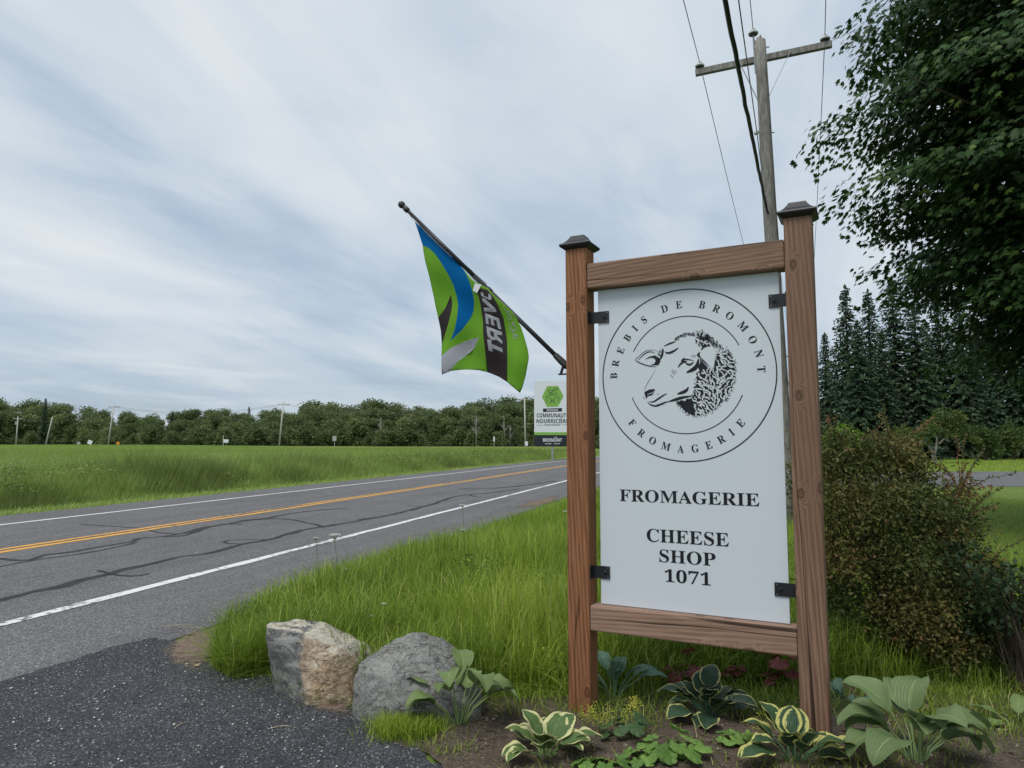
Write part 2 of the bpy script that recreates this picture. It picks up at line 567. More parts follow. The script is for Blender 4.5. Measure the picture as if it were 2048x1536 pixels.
# road -------------------------------------------------------------
def asphalt(name, dark, light, grain, speck, patchy, bumpd, specks=(0.5, 0.5, 0.5)):
    m = Mat(name, 0.9, 0.25)
    n1 = m.noise(0.45, 5, 0.6, m.mapping((1, 1, 1), rot=(0, 0, TH)))
    n2 = m.noise(2.6, 4, 0.6)
    streaks = m.noise(1.3, 3, 0.5, m.mapping((2.2, 0.06, 1), src=m.mapping(rot=(0, 0, TH))))
    base = m.ramp(m.math('ADD', m.math('MULTIPLY', n1, 0.35), m.math('ADD', m.math('MULTIPLY', n2, 0.2), m.math('MULTIPLY', streaks, 0.45))),
                  [(0.36, dark), (0.64, light)])
    vo = m.voronoi(grain)
    cellv = m.n('ShaderNodeSeparateColor')
    m.l(vo.outputs['Color'], cellv.inputs[0])
    stone = m.ramp(cellv.outputs[0], [(0.0, 0.55), (0.6, 0.95), (0.9, 1.25), (1.0, 1.6)])
    base = m.mix(1.0, base, stone, 'MULTIPLY')
    gap = m.ramp(vo.outputs['Distance'], [(0.25, 0.0), (0.65, 1.0)])
    base = m.mix(m.math('MULTIPLY', gap, 0.55), base, tuple(c * 0.25 for c in dark))
    sel = m.ramp(cellv.outputs[1], [(1 - speck, 0.0), (1 - speck + 0.01, 1.0)])
    near = m.ramp(vo.outputs['Distance'], [(0.2, 1.0), (0.42, 0.0)])
    base = m.mix(m.math('MULTIPLY', sel, near), base, specks)
    m.color(base)
    m.bump(m.math('SUBTRACT', 1.0, vo.outputs['Distance']), bumpd, 0.012)
    return m.m
ASPHALT = asphalt('worn_asphalt', (0.145, 0.142, 0.146), (0.225, 0.22, 0.222), 75, 0.16, 0.3, 0.35, (0.42, 0.41, 0.40))
GRAVEL = asphalt('coarse_dark_asphalt', (0.052, 0.055, 0.064), (0.125, 0.127, 0.135), 78, 0.13, 0.3, 0.9, (0.42, 0.42, 0.42))
LANEMAT = asphalt('lane_asphalt', (0.15, 0.15, 0.155), (0.21, 0.21, 0.21), 40, 0.1, 0.3, 0.2)
def strip_mesh(name, n0, n1, t0, t1, z, mat, parent=None, seg=60, jitter=0.0, jseed=0.0):
    V, F = [], []
    ts = [t0 + (t1 - t0) * (i / seg) ** 2.2 for i in range(seg + 1)]
    for i, t in enumerate(ts):
        j0 = jitter * noise.noise((t * 1.7, jseed, 0.3)) if jitter else 0
        j1 = jitter * noise.noise((t * 1.7, jseed + 9, 4.3)) if jitter else 0
        for n in (n0 + j0, n1 + j1):
            x, y = xy_of(n, t)
            V.append((x, y, z))
    for i in range(seg):
        F.append((2 * i, 2 * i + 1, 2 * i + 3, 2 * i + 2))
    me = bpy.data.meshes.new(name)
    me.from_pydata(V, [], F)
    return link(name, me, mat, parent)
road = strip_mesh('road', -14.75, -4.12, -25, 420, 0.008, ASPHALT, None, 400, 0.10, 2.0)
tag(road, kind='structure')
def paint(name, col, wear, seed):
    m = Mat(name, 0.75, 0.3)
    n1 = m.noise(9, 6, 0.7, m.mapping((1, 1, 1), (seed, seed, 0)))
    n2 = m.noise(0.5, 3, 0.5, m.mapping((1, 1, 1), (seed, 0, 0)))
    n3 = m.noise(90, 2, 0.5)
    k = m.math('ADD', m.math('MULTIPLY', n1, 0.5), m.math('ADD', m.math('MULTIPLY', n2, 0.35), m.math('MULTIPLY', n3, 0.15)))
    w = m.ramp(k, [(wear, 0.0), (wear + 0.035, 1.0)])
    shade = m.ramp(n1, [(0.3, tuple(c * 0.82 for c in col)), (0.7, col)])
    m.color(m.mix(w, (0.12, 0.118, 0.12), shade))
    return m.m
W1 = paint('worn_white_paint', (0.72, 0.72, 0.70), 0.435, 3.0)
W2 = paint('white_paint', (0.72, 0.72, 0.71), 0.33, 8.0)
Y1 = paint('worn_yellow_paint', (0.72, 0.36, 0.07), 0.44, 5.0)
Y2 = paint('yellow_paint', (0.74, 0.38, 0.06), 0.40, 15.0)
tag(strip_mesh('edge_line', -5.95, -5.81, -25, 420, 0.013, W1, road, 500, 0.035, 1), 'chipped white line along the shoulder with the boulders')
tag(strip_mesh('edge_line', -13.16, -13.03, -25, 420, 0.013, W2, road, 500, 0.02, 5), 'white line along the field side of the road')
strip_mesh('centre_line', -10.10, -9.98, -25, 420, 0.013, Y1, road, 500, 0.02, 3)
strip_mesh('centre_line', -9.86, -9.72, -25, 420, 0.013, Y2, road, 500, 0.03, 7)
TAR = plain('tar_crack_seal', (0.05, 0.05, 0.054), 0.95, 0.05, 0, 0.25, 6)
def seam(px, w, seed):
    g = [G(u, v) for u, v in px]
    pts = catmull([(p.x, p.y) for p in g], 14)
    V, F = [], []
    for i, p in enumerate(pts):
        q0, q1 = pts[max(i - 1, 0)], pts[min(i + 1, len(pts) - 1)]
        dx, dy = q1[0] - q0[0], q1[1] - q0[1]
        l = math.hypot(dx, dy) or 1
        jn = 0.05 * noise.noise((p[0] * 2.3, p[1] * 2.3, seed))
        ww = 1.25 * w * (0.55 + 0.75 * abs(noise.noise((p[0] * 1.1, p[1] * 1.1, seed + 5))) + 0.25 * noise.noise((p[0] * 6, p[1] * 6, seed)))
        if i in (0, len(pts) - 1):
            ww *= 0.2
        for s in (-1, 1):
            V.append((p[0] - dy / l * (s * ww + jn), p[1] + dx / l * (s * ww + jn), 0.0092 + 0.00018 * seed))
        if i:
            F.append((2 * i - 2, 2 * i, 2 * i + 1, 2 * i - 1))
    me = bpy.data.meshes.new('tar_seam')
    me.from_pydata(V, [], F)
    return link('tar_seam', me, TAR, road)
def z8(l): return [(x / 2.926, 880 + y / 2.926) for x, y in l]
def z5(l): return [(600 + x / 3.413, 760 + y / 3.413) for x, y in l]
for k, (l, w) in enumerate([
    (z8([(-260, 1000), (0, 945), (180, 895), (370, 860), (520, 815), (640, 785), (760, 755), (900, 725), (1050, 690), (1200, 670), (1320, 640), (1450, 605), (1580, 585), (1750, 535), (1890, 510), (2048, 485), (2200, 455)]), 0.075),
    (z8([(1580, 585), (1450, 585), (1345, 592), (1330, 604), (1400, 610), (1500, 600)]), 0.04),
    (z8([(-200, 690), (0, 700), (160, 705), (280, 675), (440, 655), (600, 625), (760, 600), (800, 580), (930, 570), (1050, 552), (1180, 520), (1300, 498), (1420, 495)]), 0.06),
    (z8([(-150, 770), (0, 745), (170, 712), (400, 680), (560, 655), (700, 625), (790, 602)]), 0.04),
    (z8([(480, 495), (620, 505), (820, 520), (930, 545), (1040, 555)]), 0.035),
    (z8([(950, 570), (1080, 560), (1200, 520), (1360, 490), (1480, 470), (1660, 465), (1840, 495), (1890, 510)]), 0.05),
    (z8([(1400, 475), (1560, 460), (1720, 430), (1900, 410), (2048, 400)]), 0.06),
    (z5([(400, 955), (540, 940), (700, 905), (830, 870), (920, 845), (1050, 800), (1150, 785), (1300, 772), (1500, 745)]), 0.07),
    (z5([(730, 858), (800, 866), (890, 862)]), 0.04),
    (z5([(1080, 745), (1250, 745), (1400, 735), (1600, 712), (1750, 690)]), 0.09),
    (z5([(1150, 785), (1200, 800), (1240, 802)]), 0.05),
    (z8([(560, 770), (700, 795), (800, 800), (880, 788)]), 0.03)]):
    seam(l, w, k * 1.7)

# lane on the right, coarse driveway apron, soil bed -----------------
def flat_poly(name, poly, z, mat, kind='structure'):
    tri = tessellate_polygon([[Vector((p[0], p[1], 0)) for p in poly]])
    me = bpy.data.meshes.new(name)
    me.from_pydata([(p[0], p[1], z) for p in poly], [], [tuple(t) for t in tri])
    me.update()
    if sum(p.normal.z for p in me.polygons) < 0:
        me.flip_normals()
    return tag(link(name, me, mat), kind=kind)
def rough_edge(poly, amp, step, seed, closed_from=None):
    out = []
    k = len(poly)
    for i in range(k):
        a, b = Vector(poly[i][:2]), Vector(poly[(i + 1) % k][:2])
        L = (b - a).length
        nn = max(1, int(L / step)) if L < 14 else 1
        for s in range(nn):
            p = a.lerp(b, s / nn)
            if L < 14:
                p = p + Vector((noise.noise((p.x * 3, p.y * 3, seed)), noise.noise((p.x * 3, p.y * 3, seed + 7)))) * amp
                p = p + Vector((noise.noise((p.x * 14, p.y * 14, seed)), noise.noise((p.x * 14, p.y * 14, seed + 7)))) * amp * 0.5
            out.append((p.x, p.y))
    return out
LANE = [((-4.2 + math.sin(TH) * 25.5) / math.cos(TH), 25.5), (90, 26.5), (90, 41), ((-4.2 + math.sin(TH) * 39) / math.cos(TH), 39)]
flat_poly('lane', LANE, 0.009, LANEMAT)
APRON_PX = [(-60, 1378), (60, 1352), (150, 1325), (230, 1298), (300, 1282), (385, 1296), (425, 1340), (545, 1350), (600, 1386), (690, 1420), (745, 1452), (800, 1490), (850, 1512), (905, 1560), (960, 1640)]
APRON = [tuple(G(u, v))[:2] for u, v in APRON_PX] + [(-0.05, 0.6), (-0.2, -4), (-7, -4), (-6.5, 1)]
flat_poly('driveway', rough_edge(APRON, 0.10, 0.04, 3.3), 0.0125, GRAVEL)
BED_PX = [(960, 1640), (905, 1560), (850, 1512), (800, 1490), (745, 1452), (850, 1432), (970, 1398), (1140, 1402), (1300, 1398), (1400, 1394), (1560, 1388), (1700, 1376), (1900, 1390), (2100, 1402), (2300, 1420)]
BED = [tuple(G(u, v))[:2] for u, v in BED_PX] + [(5, 1.6), (0.3, 0.8)]
bpoly = rough_edge(BED, 0.07, 0.08, 8.1)
gx, gy = np.meshgrid(np.arange(-0.8, 5.0, 0.035), np.arange(0.8, 4.8, 0.035))
gx = (gx + rng.uniform(-.012, .012, gx.shape)).ravel()
gy = (gy + rng.uniform(-.012, .012, gy.shape)).ravel()
k = pts_in_poly(gx, gy, bpoly) & (gy > 2.6)
pts = [Vector(p) for p in bpoly] + [Vector((a, b)) for a, b in zip(gx[k], gy[k])]
nb = len(bpoly)
vo, ed, fo, _, _, _ = delaunay_2d_cdt(pts, [(i, (i + 1) % nb) for i in range(nb)], [], 1, 1e-5)
bv = []
for p in vo:
    z = gz(p.x, p.y) + 0.016 + 0.016 * noise.noise((p.x * 5, p.y * 5, 1)) + 0.012 * noise.noise((p.x * 17, p.y * 17, 2)) + 0.008 * abs(noise.noise((p.x * 40, p.y * 40, 3)))
    bv.append((p.x, p.y, max(z, gz(p.x, p.y) + 0.006)))
m = Mat('bare_soil', 0.95, 0.1)
n1 = m.noise(3, 5, 0.6)
n2 = m.noise(38, 6, 0.7)
vv = m.voronoi(70)
col = m.ramp(n2, [(0.3, (0.07, 0.053, 0.041)), (0.55, (0.16, 0.125, 0.098)), (0.78, (0.29, 0.24, 0.195))])
col = m.mix(m.ramp(n1, [(0.4, 0.0), (0.7, 0.6)]), col, (0.09, 0.075, 0.05))
m.color(col)
m.bump(m.math('ADD', n2, m.math('MULTIPLY', vv.outputs['Distance'], 0.5)), 1.0, 0.025)
SOIL = m.m
me = bpy.data.meshes.new('flower_bed')
me.from_pydata(bv, [], [tuple(f) for f in fo])
me.update()
if sum(p.normal.z for p in me.polygons) < 0:
    me.flip_normals()
me.shade_smooth()
tag(link('flower_bed_soil', me, SOIL), kind='structure')
DM = Mat('scattered_dirt', 0.95, 0.1)
n2 = DM.noise(26, 6, 0.7)
DM.color(DM.ramp(n2, [(0.3, (0.12, 0.088, 0.066)), (0.7, (0.27, 0.205, 0.16))]))
tr = DM.n('ShaderNodeBsdfTransparent')
ms = DM.n('ShaderNodeMixShader')
DM.l(DM.ramp(DM.math('ADD', DM.math('MULTIPLY', DM.attr('core'), 0.75), DM.math('MULTIPLY', n2, 0.8)), [(0.58, 0.0), (0.82, 0.85)]), ms.inputs[0])
DM.l(tr.outputs[0], ms.inputs[1])
DM.l(DM.b.outputs[0], ms.inputs[2])
DM.l(ms.outputs[0], DM.out.inputs[0])
for px in ([(300, 1300), (350, 1262), (410, 1240), (475, 1240), (470, 1290), (430, 1340), (380, 1360), (325, 1340)],
           [(560, 1358), (600, 1368), (660, 1385), (745, 1400), (720, 1445), (640, 1430), (580, 1400)],
           [(1000, 1020), (1060, 1000), (1130, 985), (1130, 1000), (1060, 1020)]):
    g_ = [G(u, v, 0.0165) for u, v in px]
    c_ = sum(g_, Vector()) / len(g_)
    V = np.array([tuple(c_)] + [tuple(p) for p in g_])
    F = np.array([(0, i + 1, (i + 1) % len(g_) + 1) for i in range(len(g_))])
    tag(bulk('dirt_patch', V, F, DM.m, attrs={'core': [1.0] + [0.0] * len(g_)}), kind='structure')
# loose pale chippings on the driveway and soil crumbs in the bed
def pebbles(name, poly, count, smin, smax, mat, zoff, ylim=(2.9, 6.0), label=None):
    px_ = np.array(poly)
    x = rng.uniform(max(px_[:, 0].min(), -5), min(px_[:, 0].max(), 4), count * 6)
    y = rng.uniform(*ylim, count * 6)
    k = pts_in_poly(x, y, poly)
    x, y = x[k][:count], y[k][:count]
    n = len(x)
    base = np.array([(1, 0, 0), (-1, 0, 0), (0, 1, 0), (0, -1, 0), (0, 0, 1), (0, 0, -.6)], float)
    s = smin + (smax - smin) * rng.random(n) ** 3
    V = base[None] * s[:, None, None] * rng.uniform(0.6, 1.3, (n, 6, 3))
    an = rng.uniform(0, 2 * PI, n)
    ca, sa = np.cos(an), np.sin(an)
    VX = V[:, :, 0] * ca[:, None] - V[:, :, 1] * sa[:, None]
    VY = V[:, :, 0] * sa[:, None] + V[:, :, 1] * ca[:, None]
    V = np.stack([VX + x[:, None], VY + y[:, None], V[:, :, 2] * 0.7 + (gh(x, y) + zoff + s * 0.3)[:, None]], -1)
    T = np.array([(0, 2, 4), (2, 1, 4), (1, 3, 4), (3, 0, 4), (2, 0, 5), (1, 2, 5), (3, 1, 5), (0, 3, 5)])
    F = (T[None] + 6 * np.arange(n)[:, None, None]).reshape(-1, 3)
    o = bulk(name, V.reshape(-1, 3), F, mat, tint=np.repeat(rng.random(n), 6))
    return tag(o, label, 'stones', kind='stuff')
m = Mat('chipping_stone', 0.8, 0.3)
m.color(m.ramp(m.attr('tint'), [(0.0, (0.09, 0.09, 0.10)), (0.5, (0.22, 0.22, 0.22)), (0.75, (0.45, 0.44, 0.42)), (1.0, (0.68, 0.67, 0.64))]))
pebbles('loose_chippings', APRON, 2600, 0.0025, 0.011, m.m, 0.0125, label='pale and grey stone chippings scattered over the coarse dark driveway')
m = Mat('soil_crumb', 0.95, 0.1)
m.color(m.ramp(m.attr('tint'), [(0.0, (0.07, 0.05, 0.036)), (0.7, (0.17, 0.13, 0.10)), (1.0, (0.30, 0.25, 0.21))]))
pebbles('soil_crumbs', BED, 5500, 0.003, 0.014, m.m, 0.016, (2.8, 4.6), 'brown crumbs of soil and twigs strewn over the flower bed')

# grass ------------------------------------------------------------
def blades(name, x, y, h, w, lean, tint, mat, label, zoff=0.0, cat='grass'):
    n = len(x)
    z = gh(x, y) + zoff - 0.01
    az = rng.uniform(0, 2 * PI, n)
    sa = az + PI / 2 + rng.normal(0, 0.5, n)
    sx, sy = np.cos(sa) * w / 2, np.sin(sa) * w / 2
    lx, ly = np.cos(az) * lean * h, np.sin(az) * lean * h
    hz = h * np.sqrt(np.maximum(1 - (lean * 0.75) ** 2, 0.10))
    P = lambda fx, fz, s: np.stack([x + lx * fx + sx * s, y + ly * fx + sy * s, z + hz * fz], -1)
    V = np.stack([P(0, 0, 1), P(0, 0, -1), P(0.16, 0.5, 0.9), P(0.16, 0.5, -0.9), P(0.55, 0.85, 0.55), P(0.55, 0.85, -0.55), P(1, 0.98, 0)], 1).reshape(-1, 3)
    T = np.array([(0, 1, 3), (0, 3, 2), (2, 3, 5), (2, 5, 4), (4, 5, 6)])
    F = (T[None] + 7 * np.arange(n)[:, None, None]).reshape(-1, 3)
    o = bulk(name, V, F, mat, tint=np.repeat(np.clip(tint, 0, 1), 7))
    return tag(o, label, cat, kind='stuff')
def blades_far(name, x, y, h, w, lean, tint, mat, label):
    n = len(x)
    z = gh(x, y) - 0.02
    az = rng.uniform(0, 2 * PI, n)
    sa = rng.normal(0, 0.7, n)
    sx, sy = np.cos(sa) * w / 2, np.sin(sa) * w / 2
    V = np.stack([np.stack([x + sx, y + sy, z], -1), np.stack([x - sx, y - sy, z], -1),
                  np.stack([x + np.cos(az) * lean * h, y + np.sin(az) * lean * h, z + h], -1)], 1).reshape(-1, 3)
    F = np.arange(3 * n).reshape(n, 3)
    return tag(bulk(name, V, F, mat, tint=np.repeat(np.clip(tint, 0, 1), 3)), label, 'grass', kind='stuff')
def grid_noise(x, y, sc, seed):
    """cheap smooth noise on a lattice"""
    gxx, gyy = x * sc, y * sc
    r = np.random.default_rng(int(seed * 1000) + 1).random((257, 257))
    x0, y0 = np.floor(gxx).astype(int), np.floor(gyy).astype(int)
    fx, fy = gxx - x0, gyy - y0
    fx, fy = fx * fx * (3 - 2 * fx), fy * fy * (3 - 2 * fy)
    a, b = r[x0 % 257, y0 % 257], r[(x0 + 1) % 257, y0 % 257]
    c, d = r[x0 % 257, (y0 + 1) % 257], r[(x0 + 1) % 257, (y0 + 1) % 257]
    return (a * (1 - fx) + b * fx) * (1 - fy) + (c * (1 - fx) + d * fx) * fy
VERGE_PX = [(1137, 1006), (900, 1080), (640, 1168), (530, 1208), (455, 1268), (425, 1316), (430, 1345), (470, 1362), (530, 1352), (575, 1360), (690, 1400), (850, 1425), (970, 1392), (1140, 1395), (1300, 1390), (1400, 1386), (1560, 1380), (1700, 1366), (1900, 1380), (2100, 1395), (2300, 1410)]
VERGE = [tuple(G(u, v))[:2] for u, v in VERGE_PX] + [(12, 3.6), (16, 12), (14, 25), (9, 25.2), (4.6, 28)]
def right_ok(x, y):
    n, t = nt_of(x, y)
    return pts_in_poly(x, y, VERGE) & (n > -4.2)
# near verge: long arching blades
x = rng.uniform(-3.2, 6, 420000)
y = 3.6 + 6.4 * rng.random(420000) ** 1.25
k = right_ok(x, y) & (np.abs(x) < y * 0.8 + 0.3)
x, y = x[k], y[k]
dist = np.hypot(x, y)
dens = grid_noise(x, y, 5.0, 1.1)
k = (rng.random(len(x)) < np.clip(0.35 + dens, 0, 1)) & (rng.random(len(x)) < np.clip(5.2 / dist, 0, 1))
x, y = x[k][:95000], y[k][:95000]
big_n = grid_noise(x, y, 0.9, 2.2)
sm_n = grid_noise(x, y, 4.0, 3.3)
lime = np.exp(-(((x - 0.25) / 0.55) ** 2 + ((y - 6.0) / 1.3) ** 2))
nn, tt = nt_of(x, y)
edge = smooth01(-4.25, -3.3, nn)
h = (0.13 + 0.19 * edge) * (0.45 + 0.8 * big_n + 0.7 * grid_noise(x, y, 2.6, 9.9)) * rng.uniform(0.55, 1.35, len(x))
shade_side = smooth01(1.6, 3.0, x)
h = h * (1 - 0.35 * shade_side)
frontbed = smooth01(4.9, 4.3, y) * smooth01(0.0, 0.4, x)
h = h * (1 - 0.6 * frontbed)
tint = 0.16 + 0.30 * big_n + 0.40 * (sm_n - 0.5) + 0.28 * lime + rng.normal(0, 0.17, len(x))
tint = np.where(rng.random(len(x)) < 0.045, rng.uniform(0.86, 1.0, len(x)), np.minimum(tint, 0.85))
blades('verge_grass', x, y, h, rng.uniform(0.0035, 0.0085, len(x)), np.clip(rng.gamma(2.2, 0.34, len(x)), 0.1, 1.5), tint, GRASS, 'long unmown grass on the verge behind the boulders and sign')
# thin grass creeping over the soil bed
x = rng.uniform(-0.6, 3.6, 60000)
y = rng.uniform(3.0, 4.5, 60000)
thin = grid_noise(x, y, 3.0, 6.6)
back = smooth01(3.5, 4.35, y)
k = pts_in_poly(x, y, BED) & (rng.random(len(x)) < np.clip((thin - 0.35) * 1.2 + 0.6 * back * back, 0, 1) * 0.55)
x, y = x[k], y[k]
blades('bed_grass', x, y, rng.uniform(0.02, 0.085, len(x)) * (0.8 + back[k]), rng.uniform(0.003, 0.005, len(x)), rng.uniform(0.3, 1.2, len(x)),
       0.30 + rng.normal(0, 0.16, len(x)) + np.where(rng.random(len(x)) < 0.15, 0.6, 0), GRASS, 'short thin grass straggling over the soil of the flower bed', 0.015)
# bright tuft by the driveway edge in front of the grey boulder
c0 = G(815, 1470)
x = rng.normal(c0.x, 0.085, 2600)
y = rng.normal(c0.y, 0.06, 2600)
blades('grass_tuft', x, y, rng.uniform(0.05, 0.13, 2600), rng.uniform(0.0025, 0.005, 2600), rng.uniform(0.2, 1.0, 2600), rng.normal(0.55, 0.13, 2600), GRASS, 'bright green grass tuft growing at the foot of the grey boulder', 0.012)
# seed stems, left of the left-hand post
x = np.concatenate([rng.normal(0.12, 0.2, 420), rng.uniform(-1.6, 1.6, 160)])
y = np.concatenate([rng.normal(5.0, 0.35, 420), rng.uniform(5.0, 8.5, 160)])
k = right_ok(x, y)
x, y = x[k], y[k]
blades('seed_stems', x, y, rng.uniform(0.35, 0.75, len(x)), 0.0045, rng.uniform(0.05, 0.4, len(x)), rng.uniform(0.3, 0.98, len(x)), GRASS, 'thin tall grass stems with seed heads beside the reddish sign post')
# the dense tuft left of the boulders
c0 = G(490, 1352)
x = rng.normal(c0.x + 0.02, 0.15, 9000)
y = rng.normal(c0.y + 0.22, 0.17, 9000)
k = right_ok(x, y)
x, y = x[k], y[k]
blades('grass_clump', x, y, rng.uniform(0.14, 0.30, len(x)), rng.uniform(0.003, 0.006, len(x)), rng.uniform(0.2, 1.0, len(x)), rng.normal(0.45, 0.14, len(x)), GRASS, 'thick clump of arching grass left of the tan boulder')
# farther verge and lawn
x = rng.uniform(-3, 14, 160000)
y = 8 + 18 * rng.random(160000) ** 1.3
k = right_ok(x, y) & (x < y * 0.8)
x, y = x[k][:60000], y[k][:60000]
nn, tt = nt_of(x, y)
lawn = smooth01(2.4, 4.5, nn)
h = np.where(lawn > rng.random(len(x)), rng.uniform(0.05, 0.09, len(x)), rng.uniform(0.13, 0.32, len(x)))
blades_far('lawn_grass', x, y, h, 0.011, 0.6, 0.30 + 0.25 * grid_noise(x, y, 0.5, 4) + rng.normal(0, 0.14, len(x)), GRASS, 'mown lawn and verge grass between the sign and the side lane')
x = rng.uniform(10, 75, 70000)
y = 39.5 + 45 * rng.random(70000)
k = (x < y * 0.85) & (x > y * 0.30)
x, y = x[k], y[k]
blades_far('far_lawn_grass', x, y, rng.uniform(0.05, 0.14, len(x)), 0.05, 0.6, rng.normal(0.62, 0.13, len(x)), GRASS, 'bright mown lawn beyond the side lane under the conifers')
# far side: mown strip, tall weeds on the bank, open hay field
def left_pts(n, ylo, yhi, p):
    y = ylo + (yhi - ylo) * rng.random(n) ** p
    x = rng.uniform(-0.82, 0.16, n) * y + rng.uniform(-2, 2, n)
    return x, y
x, y = left_pts(260000, 11, 90, 2.0)
nn, tt = nt_of(x, y)
k = (nn < -14.7) & (nn > -15.9)
x, y = x[k], y[k]
blades_far('mown_roadside_grass', x, y, rng.uniform(0.05, 0.15, len(x)), 0.012 + 0.0006 * y, 0.7, rng.normal(0.70, 0.14, len(x)), FIELD, 'short bright grass edging the far side of the road')
x, y = left_pts(700000, 13, 110, 1.9)
nn, tt = nt_of(x, y)
d = -15.6 - nn
k = (d > 0) & (d < 7.0)
x, y, d, tt = x[k][:200000], y[k][:200000], d[k][:200000], tt[k][:200000]
lump = grid_noise(x, y, 0.35, 5.1)
lump2 = grid_noise(x, y, 1.2, 6.1)
h = (0.25 + 0.75 * smooth01(0.0, 1.4, d) * (0.45 + 0.8 * lump)) * rng.uniform(0.55, 1.1, len(x)) * (0.75 + 0.5 * lump2)
h = h * (1 - 0.45 * smooth01(4, 7, d)) * (1 - 0.35 * smooth01(45, 90, y)) * (0.6 + 0.8 * grid_noise(x, y, 2.5, 8.3))
dark = smooth01(0.55, 0.85, lump)
blades_far('bank_grass', x, y, h * 0.95, 0.007 + 0.00048 * y, 0.5, 0.46 - 0.34 * dark + 0.2 * (lump2 - 0.5) + rng.normal(0, 0.15, len(x)) + np.where(rng.random(len(x)) < 0.05, 0.5, 0), FIELD, 'tall weedy grass on the bank across the road')
x, y = left_pts(480000, 22, 150, 1.25)
nn, tt = nt_of(x, y)
k = nn < -20.5
x, y = x[k], y[k]
patch = grid_noise(x, y, 0.12, 7.7)
tn = 0.56 + 0.22 * (patch - 0.5) + rng.normal(0, 0.11, len(x)) + np.where(rng.random(len(x)) < 0.02, 0.5, 0)
tn = tn + 0.25 * smooth01(105, 125, y) * smooth01(-60, -30, x)
blades_far('hay_field', x, y, rng.uniform(0.22, 0.42, len(x)) * (1 - 0.5 * smooth01(60, 110, y)), 0.010 + 0.00055 * y, 0.4, tn, FIELD, 'wide green hay field stretching from the road to the wood')

# broad-leaved weeds mixed into the bank and the near verge, clover heads in the field
def weeds(name, x, y, hmax, L, mat, tint, label):
    n = len(x)
    z = gh(x, y) + hmax * rng.random(n) ** 0.7
    A = unit(np.stack([rng.normal(size=n), rng.normal(size=n), rng.normal(0.15, 0.5, n)], -1))
    V, F = leaf_quads(np.stack([x, y, z], -1), A, L * rng.uniform(0.6, 1.4, n), L * rng.uniform(0.3, 0.6, n))
    return tag(bulk(name, V, F, mat, tint=np.repeat(np.clip(tint, 0, 1), 4)), label, 'weeds', kind='stuff')
x, y = left_pts(300000, 13, 90, 1.9)
nn, tt = nt_of(x, y)
d = -15.9 - nn
cl = grid_noise(x, y, 0.55, 12.1) * 0.6 + grid_noise(x, y, 1.7, 13.1) * 0.4
k = (d > 0.2) & (d < 6.5) & (rng.random(len(x)) < smooth01(0.42, 0.72, cl))
x, y, d, cl = x[k][:70000], y[k][:70000], d[k][:70000], cl[k][:70000]
weeds('bank_weeds', x, y, 0.35 + 0.75 * cl * smooth01(0, 1.2, d) * (1 - 0.5 * smooth01(3.5, 6.5, d)), 0.06 + 0.0018 * y, FIELD, 0.08 + 0.35 * grid_noise(x, y, 0.8, 14.2) + rng.normal(0, 0.15, len(x)), 'leafy dark weeds among the tall grass on the bank')
x = rng.uniform(-3, 4, 60000)
y = 3.8 + 6 * rng.random(60000) ** 1.2
cl = grid_noise(x, y, 2.2, 15.5)
k = right_ok(x, y) & (rng.random(len(x)) < smooth01(0.45, 0.8, cl) * 0.9) & (np.abs(x) < 0.8 * y)
x, y = x[k][:13000], y[k][:13000]
weeds('verge_weeds', x, y, 0.20, 0.032, WEED, rng.normal(0.35, 0.22, len(x)) + 0.3 * np.exp(-(((x - 0.3) / 0.5) ** 2 + ((y - 5.6) / 1.2) ** 2)), 'small leafy weeds mixed into the verge grass')
def dots(name, x, y, z, r, mat, label):
    n = len(x)
    base = np.array([(1, 0, 0), (-1, 0, 0), (0, 1, 0), (0, -1, 0), (0, 0, 1), (0, 0, -1)], float)
    V = (np.stack([x, y, z], -1)[:, None] + base[None] * r[:, None, None]).reshape(-1, 3)
    T = np.array([(0, 2, 4), (2, 1, 4), (1, 3, 4), (3, 0, 4), (2, 0, 5), (1, 2, 5), (3, 1, 5), (0, 3, 5)])
    F = (T[None] + 6 * np.arange(n)[:, None, None]).reshape(-1, 3)
    return tag(bulk(name, V, F, mat), label, 'flowers', kind='stuff')
x, y = left_pts(5200, 17, 70, 1.4)
nn, tt = nt_of(x, y)
k = (nn < -19) & (grid_noise(x, y, 0.15, 16.1) > 0.45)
x, y = x[k], y[k]
dots('clover_heads', x, y, gh(x, y) + rng.uniform(0.28, 0.42, len(x)), rng.uniform(0.012, 0.026, len(x)), plain('clover_white', (0.62, 0.62, 0.54), 0.8, 0.1), 'tiny white clover heads dotted over the hay field')
x = rng.uniform(-1.5, 3.5, 3000)
y = rng.uniform(4.4, 8.5, 3000)
k = right_ok(x, y) & ((np.exp(-(((x - 0.35) / 0.5) ** 2 + ((y - 5.6) / 1.3) ** 2)) > rng.random(3000)) | (rng.random(3000) < 0.05))
x, y = x[k], y[k]
dots('buttercup_heads', x, y, gh(x, y) + rng.uniform(0.12, 0.34, len(x)), rng.uniform(0.003, 0.006, len(x)), plain('buttercup_yellow', (0.62, 0.55, 0.04), 0.6, 0.2), 'tiny yellow flower heads in the grass near the reddish post')

